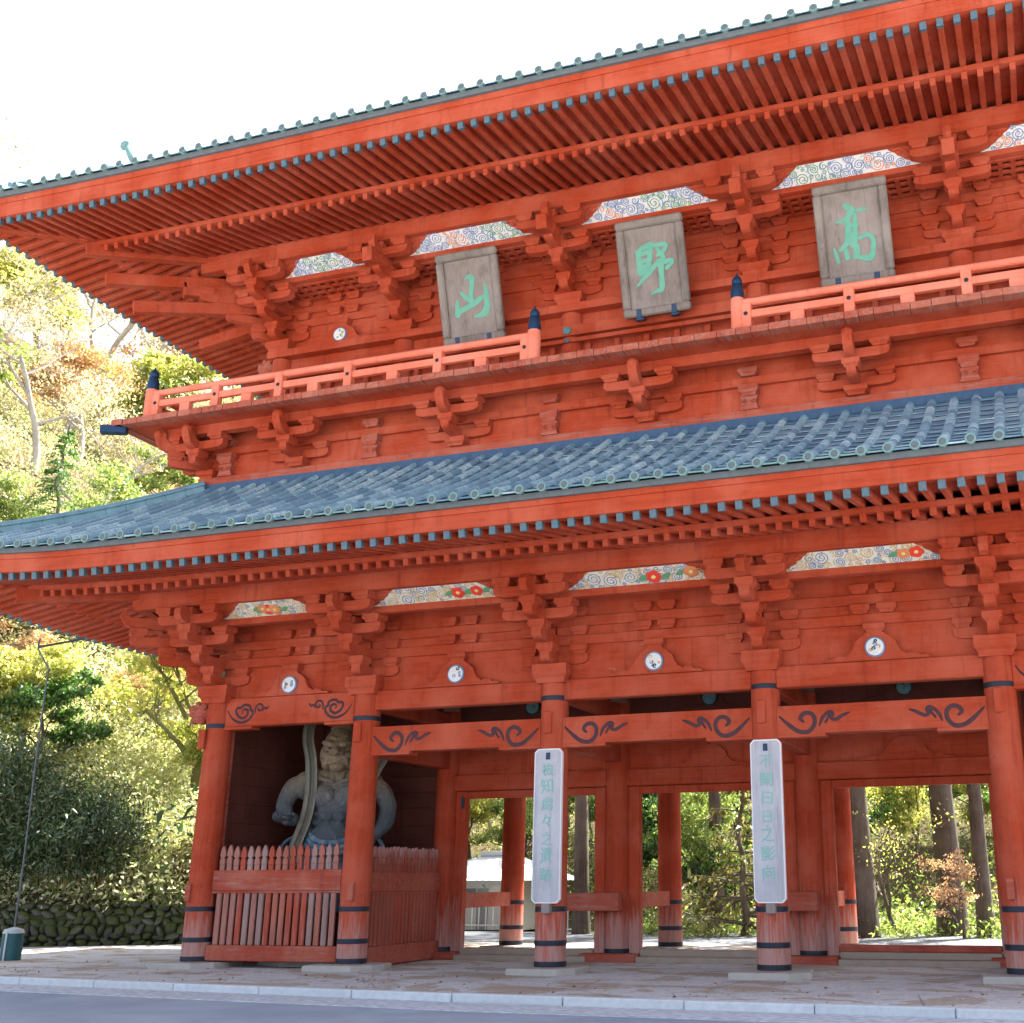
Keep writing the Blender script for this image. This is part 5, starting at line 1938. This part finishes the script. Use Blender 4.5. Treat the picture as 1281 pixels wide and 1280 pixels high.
def make_conifer(seed, h, r0, leafmat, bark, z0, rad, dens=1.0, size=.32):
    rng = np.random.default_rng(seed)
    q = MB()
    n = 10
    pts = [np.array([rng.normal() * .02 * i, rng.normal() * .02 * i, h * i / n]) for i in range(n + 1)]
    q.tube(pts, [r0 * (1.25 if i == 0 else 1) * (1 - .85 * i / n) + .02 for i in range(n + 1)], 12, False)
    C, Dd = [], []
    z = z0
    while z < h * .98:
        u = (z - z0) / (h - z0)
        L = rad * (1 - u) ** .75 * rng.uniform(.6, 1.15) + .25
        for k in range(rng.integers(3, 6)):
            an = rng.uniform(0, 6.28)
            dv = np.array([math.cos(an), math.sin(an), rng.uniform(-.25, .15)])
            e = np.array([0, 0, z]) + dv * L
            q.tube([np.array([0, 0, z]), np.array([0, 0, z]) + dv * L * .5 + np.array([0, 0, .06]), e], [.05 * (1 - u) + .015, .025, .008], 5, False)
            m = int(34 * dens * (.4 + L / rad))
            tt = rng.uniform(.18, 1.05, m) ** .8
            c = np.array([0, 0, z]) + dv * L * tt[:, None] + rng.normal(size=(m, 3)) * np.array([.22, .22, .13]) * (L * .5)
            c[:, 2] -= .12 * L * tt ** 2
            C.append(c)
            Dd.append(dv + rng.normal(size=(m, 3)) * .7 + np.array([0, 0, -.35]))
        z += rng.uniform(.28, .55) * (1 if h < 14 else 1.5)
    tm = q.mesh('trunk', [bark], False, 80)
    C = np.concatenate(C); Dd = np.concatenate(Dd)
    cm = leaf_mesh('crown', C, Dd, size, .42, leafmat, rng, .25)
    return tm, cm

def plant_tree(meshes, x, y, label, cat='tree', name='tree', group=None, rz=0.0, sc=1.0, z=None):
    t = thing(name, label, cat, (x, y, (hill(x, y) if z is None else z) - .1), rz, group)
    t.scale = (sc, sc, sc)
    link('trunk', meshes[0], t)
    if meshes[1] is not None:
        link('crown', meshes[1], t)
    return t

T_YEL = [make_broadleaf(11, 9, L_YEL, BARK, 62, .26), make_broadleaf(12, 8, L_YEL, BARK_OLV, 62, .25)]
T_OLV = [make_broadleaf(21, 10, L_OLV, BARK, 62, .26), make_broadleaf(22, 8, L_OLV, BARK_PALE, 58, .25)]
T_PALE = [make_broadleaf(31, 12, L_PALE, BARK_PALE, 20, .20), make_broadleaf(32, 11, L_PALE, BARK_PALE, 26, .20)]
T_ORG = [make_broadleaf(41, 9, L_ORG, BARK_PALE, 36, .22), make_broadleaf(42, 8, L_ORG, BARK, 40, .22)]
T_GRN = [make_broadleaf(51, 9, L_GRN, BARK, 64, .28), make_broadleaf(52, 7, L_GRN, BARK, 64, .26)]
T_CED = [make_conifer(61, 24, .42, L_CED, BARK_CED, 8.5, 3.4), make_conifer(62, 21, .36, L_CED, BARK_CED, 8.5, 3.0)]
T_SHADE = make_conifer(66, 17, .34, L_CED, BARK_CED, 2.5, 3.6)
T_PIN = [make_conifer(63, 12, .2, L_GRN, BARK_CED, 1.6, 2.8, 1.1, .28)]

rnd = random.Random(77)
KINDS = [
    (T_YEL, 'yellow green broadleaf tree in the sunlit hillside wood left of the gate', 'yellow green hillside trees'),
    (T_OLV, 'olive green leafy tree in the hillside wood left of the gate', 'olive green hillside trees'),
    (T_PALE, 'pale autumn tree with thin whitish branches high on the hillside', 'pale thin hillside trees'),
    (T_ORG, 'orange brown autumn tree in the hillside wood left of the gate', 'orange brown hillside trees'),
    (T_GRN, 'dark green leafy tree in the hillside wood left of the gate', 'dark green hillside trees'),
    (T_PIN, 'young green conifer standing among the hillside trees', 'young hillside conifers'),
]
def hill_spot(d, a):
    """d metres up the slope from the wall corner, a metres along it"""
    return (-19.5 - d * .86 - a * .5, 10.5 + d * .45 - a * .3)
# hillside: rows rising away from the wall, seen between the two eaves and under the lower one
spots = []
for row, (d0, n, sp) in enumerate(((4.0, 4, 7.0), (9, 7, 5.4), (13.5, 10, 4.6), (19.5, 11, 5.0), (26.5, 12, 5.4), (34.5, 12, 6.0), (43, 13, 6.6), (53, 13, 7.4), (65, 13, 8.2), (78, 12, 9.5))):
    for k in range(n):
        # line of the row runs from lower left (towards camera) to upper right (away from it)
        u = (k - n * .42) * sp
        x = -19.5 - d0 * .80 + u * .62 + rnd.uniform(-1, 1)
        y = 11.0 + d0 * .50 + u * .78 + rnd.uniform(-1, 1)
        if x > -19.6 or y < -6: continue
        spots.append((row, x, y))
for (row, x, y) in spots:
    r_ = rnd.random()
    if row <= 1:
        kind = 0 if r_ < .45 else (1 if r_ < .75 else (3 if r_ < .85 else 4))
        sc = rnd.uniform(.45, .65)
    elif row <= 3:
        kind = 0 if r_ < .38 else (1 if r_ < .58 else (2 if r_ < .78 else (3 if r_ < .92 else 5)))
        sc = rnd.uniform(.6, .85)
    else:
        kind = 2 if r_ < .52 else (0 if r_ < .70 else (3 if r_ < .86 else (1 if r_ < .94 else 5)))
        sc = rnd.uniform(.85, 1.2) * (1 if row < 7 else 1.45)
    ms, lab, grp = KINDS[kind]
    plant_tree(rnd.choice(ms), x, y, lab, group=grp, rz=rnd.uniform(0, 6.28), sc=sc)
# leaning mossy trunk beside the corner bracket
lt = make_broadleaf(15, 9, L_YEL, BARK_OLV, 40, .24, r0=.24, lean=(.35, .0))
plant_tree(lt, -22.6, 14.0, 'leaning tree with a mossy yellow trunk close behind the left corner brackets', sc=1.0)

# dense undergrowth of the slope
def undergrowth():
    rng = np.random.default_rng(9)
    C, Dd = [], []
    for _ in range(5200):
        d, a = rng.uniform(.5, 34) , rng.uniform(-22, 30)
        x = -18.9 - d * .80 + a * -.62
        y = 9.6 + d * .50 - a * .78 * .55
        x = -18.9 - rng.uniform(0, 1) ** 1.4 * 52
        y = 9 + rng.uniform(-.62, 1.2) * (-x - 17)
        if hill(x, y) < .8: continue
        n = 44
        c = np.array([x, y, hill(x, y)]) + np.abs(rng.normal(size=(n, 3))) * np.array([.01, .01, .55]) + rng.normal(size=(n, 3)) * np.array([.6, .6, .05])
        C.append(c); Dd.append(rng.normal(size=(n, 3)) + np.array([0, 0, .5]))
    C = np.concatenate(C); Dd = np.concatenate(Dd)
    me = leaf_mesh('undergrowth', C, Dd, .20, .40, L_OLV, rng, .15)
    me.materials.clear()
    me.materials.append(mat_leaf('undergrowth_leaf', [(.2, (.32, .40, .15)), (.4, (.60, .66, .30)), (.55, (.74, .74, .48)), (.8, (.74, .66, .50))], .64))
    tag(link('undergrowth', me), kind='stuff')
undergrowth()

# the big bamboo-grass clump overhanging the wall
def bamboo_bush(x, y, rx, ry, h, n, seed, label, mat=None, size=.19):
    rng = np.random.default_rng(seed)
    z = hill(x, y)
    t = thing('bamboo_grass_clump', label, 'bush', (x, y, z - .1))
    q = MB()
    C, Dd = [], []
    for k in range(n):
        an, rr = rng.uniform(0, 6.28), math.sqrt(rng.uniform(0, 1))
        b = np.array([rx * rr * math.cos(an) * .8, ry * rr * math.sin(an) * .8, 0])
        out = np.array([math.cos(an) * rx, math.sin(an) * ry, 0]) * rr * .45
        hh = h * (1 - .45 * rr * rr) * rng.uniform(.7, 1.08)
        p1 = b + out * .4 + np.array([0, 0, hh * .6]); p2 = b + out * 1.0 + np.array([0, 0, hh]); p3 = b + out * 1.6 + np.array([0, -.15, hh * .93])
        q.tube([b, p1, p2], [.010, .007, .003], 4, False)
        m = 70
        tt = rng.uniform(.25, 1, m)
        P_ = np.where(tt[:, None] < .6, b + (p1 - b) * (tt[:, None] / .6), p1 + (p2 - p1) * ((tt[:, None] - .6) / .4))
        C.append(P_ + rng.normal(size=(m, 3)) * .24)
        dd = rng.normal(size=(m, 3)) * 1.3 + (out / (np.linalg.norm(out) + .1)) * .8 + np.array([0, -.2, -.25])
        Dd.append(dd)
    q.build('canes', BARK_OLV, t, recalc=False)
    me = leaf_mesh('foliage', np.concatenate(C), np.concatenate(Dd), size, .30, mat or L_SASA, rng, .18, .1)
    link('foliage', me, t)
bamboo_bush(-22.3, 8.0, 2.3, 1.6, 3.4, 360, 3, 'large dark bamboo grass bush overhanging the mossy stone wall')
bamboo_bush(-25.5, 7.0, 2.8, 1.8, 4.6, 380, 4, 'dark bamboo grass bush at the far left edge above the stone wall')
bamboo_bush(-19.6, 10.6, 1.2, 1.0, 1.7, 120, 6, 'small reddish bush on the wall end next to the corner column', mat_leaf('reddish_leaf', [(.2, (.10, .09, .03)), (.5, (.26, .17, .07)), (.7, (.36, .22, .10)), (.9, (.2, .24, .07))]), .2)
# yellow maple sprays low at the left
for k, (x, y, s_) in enumerate(((-26.5, 9.5, .62), (-24.0, 12.0, .6))):
    if k == 0: plant_tree(T_YEL[k], x, y, ('bright yellow green maple spreading over the bamboo grass at the left edge', 'yellow green maple behind the bamboo grass bush')[k], z=hill(x, y), rz=1.3 * k, sc=s_)

# ------------------------------------------------------------------ behind the gate
gl = 'tall cedar with straight dark trunk in the wood behind the gate'
gt = []
def cedar(x, y, k, sc, lab, grp=None, rz=0):
    return plant_tree(T_CED[k], x, y, lab, name='cedar_tree', group=grp, rz=rz, sc=sc)
cedar(1.3, 16.6, 0, 1.15, 'thick cedar trunk seen just inside the left side of the right opening')
cedar(3.95, 18.5, 0, 1.05, 'thick cedar trunk in the middle of the right opening')
cedar(5.1, 17.2, 1, .75, 'slim cedar trunk near the right post of the right opening')
cedar(-8.6, 17.5, 1, .80, 'pale sunlit cedar trunk beside the left hanging sign board')
cedar(-4.5, 20.5, 1, .8, 'dark cedar left of the olive conifer in the middle opening')
cedar(-2.0, 24, 1, .85, 'dark cedar trunk behind the olive conifer in the middle opening')
plant_tree(T_SHADE, -17.3, 14.4, 'unseen dense cedar added behind the guardian chamber to shade the ground', name='cedar_tree', sc=1.45)  # hidden from view, added to throw shade on the ground by the stone wall
rnd = random.Random(31)
for k in range(26):
    x = -34 + k * 2.0 + rnd.uniform(-.8, .8)
    y = 26 + rnd.uniform(0, 14) + (4 if k % 2 else 0)
    if x < -19 or x > -2: continue
    cedar(x, y, k % 2, rnd.uniform(.75, 1.05), gl, 'cedars behind the gate', rnd.uniform(0, 6))
rnd = random.Random(32)
for k in range(30):
    x = -24 + k * 1.15 + rnd.uniform(-.6, .6)
    y = 21 + rnd.uniform(0, 7)
    if x < -8.5: y += 7
    if x > 0: y += 5
    if x < -18: continue
    ms = rnd.choice([T_GRN, T_GRN, T_OLV]) if x < 0 else rnd.choice([T_YEL, T_GRN, T_YEL, T_OLV, T_GRN])
    plant_tree(rnd.choice(ms), x, y, 'leafy understorey tree in the wood seen through the gate', name='understorey_tree', group='understorey trees behind the gate', rz=rnd.uniform(0, 6), sc=rnd.uniform(.4, .62))
OLC = make_conifer(64, 6.0, .13, mat_leaf('olive_conifer_leaf', [(.2, (.10, .10, .03)), (.5, (.24, .22, .07)), (.75, (.38, .34, .14)), (.9, (.5, .45, .25))]), BARK, .9, 2.3, 1.0, .22)
plant_tree(OLC, -2.55, 16.8, 'small olive yellow conifer standing in the middle opening', name='small_conifer')
MAP = make_broadleaf(71, 4.6, mat_leaf('pink_maple_leaf', [(.2, (.50, .26, .16)), (.5, (.66, .38, .26)), (.8, (.66, .50, .30))], .6), BARK, 15, .11, spread=1.2, flat=.25)
plant_tree(MAP, 4.5, 16.0, 'small pinkish orange maple in front of the cedars in the right opening', name='maple_tree', sc=.72)
plant_tree(make_broadleaf(72, 5, L_YEL, BARK, 5, .12), 2.4, 17.3, 'thin bare shrub tree between the two thick cedar trunks', name='small_tree', sc=.9)
def low_plants():
    rng = np.random.default_rng(19)
    C, Dd = [], []
    for _ in range(520):
        x, y = rng.uniform(-18, 14), rng.uniform(16.2, 26)
        if x < -8: continue
        n = 40
        hh = rng.uniform(.25, .9)
        c = np.array([x, y, max(hill(x, y), GZ)]) + np.abs(rng.normal(size=(n, 3))) * np.array([.01, .01, hh * .6]) + rng.normal(size=(n, 3)) * np.array([.4, .4, .03])
        C.append(c); Dd.append(rng.normal(size=(n, 3)) + np.array([0, 0, .6]))
    for _ in range(1500):
        x, y = rng.uniform(-44, 12), rng.uniform(24, 52)
        n = 36
        c = np.array([x, y, max(hill(x, y), GZ)]) + np.abs(rng.normal(size=(n, 3))) * np.array([.01, .01, .8]) + rng.normal(size=(n, 3)) * np.array([.7, .7, .05])
        C.append(c); Dd.append(rng.normal(size=(n, 3)) + np.array([0, 0, .5]))
    me = leaf_mesh('low_plants', np.concatenate(C), np.concatenate(Dd), .2, .35, L_OLV, rng, .15)
    tag(link('ground_cover', me), kind='stuff')
low_plants()

# white service building and its railing, seen through the left opening
t_ = thing('white_building', 'small white building with a pale hipped roof seen through the left opening', 'building', (-14.6, 22.5, GZ - .1))
wm = mat_plain('white_render', (.72, .74, .77), .8, .05)
q = MB(); q.box(-3.0, 1.5, 0, 4, 0, 1.95, .02); q.build('wall', wm, t_)
q = MB()
q.add([(-3.6, -.7, 1.9), (2.3, -.7, 1.9), (2.3, 4.7, 1.9), (-3.6, 4.7, 1.9), (-1.2, 1.9, 2.95), (.2, 1.9, 2.95)], [[0, 1, 5, 4], [1, 2, 5], [2, 3, 4, 5], [3, 0, 4], [3, 2, 1, 0]])
q.box(-1.3, .3, 1.7, 2.1, 2.9, 3.1, .03)
rf = q.build('roof', mat_plain('pale_grey_roof', (.62, .64, .66), .7, .1), t_)
q = MB(); q.box(.55, 1.45, -.03, .02, .02, .95, .01); q.build('dark_panel', M['iron'], t_)
q = MB(); q.box(-.55, -.05, -.03, .02, .02, 1.6, .01); q.build('door', mat_plain('grey_door', (.35, .37, .42), .5), t_)
q = MB(); q.box(.05, .45, -.04, .02, .9, 1.7, .01); q.build('sign_plate', mat_plain('white_plate', (.8, .8, .8), .5), t_)
for k in range(2):
    q = MB(); q.box(-1.9 + k * .7, -1.3 + k * .7, -.03, .02, .9, 1.6, .01); q.build('window', mat_plain('grey_pane', (.2, .24, .3), .2), t_)
t_ = thing('handrail', 'white metal handrail in front of the small white building', 'railing', (-14.4, 20.6, GZ))
wmet = mat_plain('white_metal', (.75, .77, .8), .4, .05)
for k in range(9):
    q = MB(); q.tube([(k * .3 - 1.2, 0, 0), (k * .3 - 1.2, 0, 1.05)], .022, 8); q.build('post', wmet, t_)
for z in (.15, 1.05):
    q = MB(); q.tube([(-1.2, 0, z), (1.2, 0, z)], .024, 8); q.build('rail', wmet, t_)
t_ = thing('steel_fence', 'pale steel bar fence beside the rear column in the left opening', 'fence', (-10.6, 18.2, GZ))
for k in range(8):
    q = MB(); q.tube([(k * .2, 0, 0), (k * .2, 0, 1.1)], .02, 8); q.build('bar', wmet, t_)
for z in (.12, 1.0):
    q = MB(); q.tube([(-.05, 0, z), (1.45, 0, z)], .022, 8); q.build('rail', wmet, t_)
t_ = thing('handrail', 'low white metal rail beyond the passage floor left of the middle opening', 'railing', (-5.6, 17.6, GZ))
for k in range(3):
    q = MB(); q.tube([(k * .8, 0, 0), (k * .8, 0, .5)], .025, 8); q.build('post', wmet, t_)
q = MB(); q.tube([(-.05, 0, .5), (1.65, 0, .5)], .03, 8); q.build('rail', wmet, t_)

# fallen leaves blown over the forecourt and against the kerb
rng = np.random.default_rng(5)
N = 260
fx = rng.uniform(-22, 13, N)
fy = np.array([curb_y(x) for x in fx]) + .05 + np.abs(rng.normal(size=N)) * 2.2
C = np.stack([fx, np.minimum(fy, 9), np.full(N, GZ + .012)], 1)
Dd = rng.normal(size=(N, 3)) * np.array([1, 1, .12])
tag(link('fallen_leaves', leaf_mesh('fallen_leaves', C, Dd, .06, .6, mat_leaf('dry_leaf', [(.2, (.16, .09, .05)), (.5, (.28, .17, .08)), (.8, (.36, .26, .12))], .2), rng)), kind='stuff')
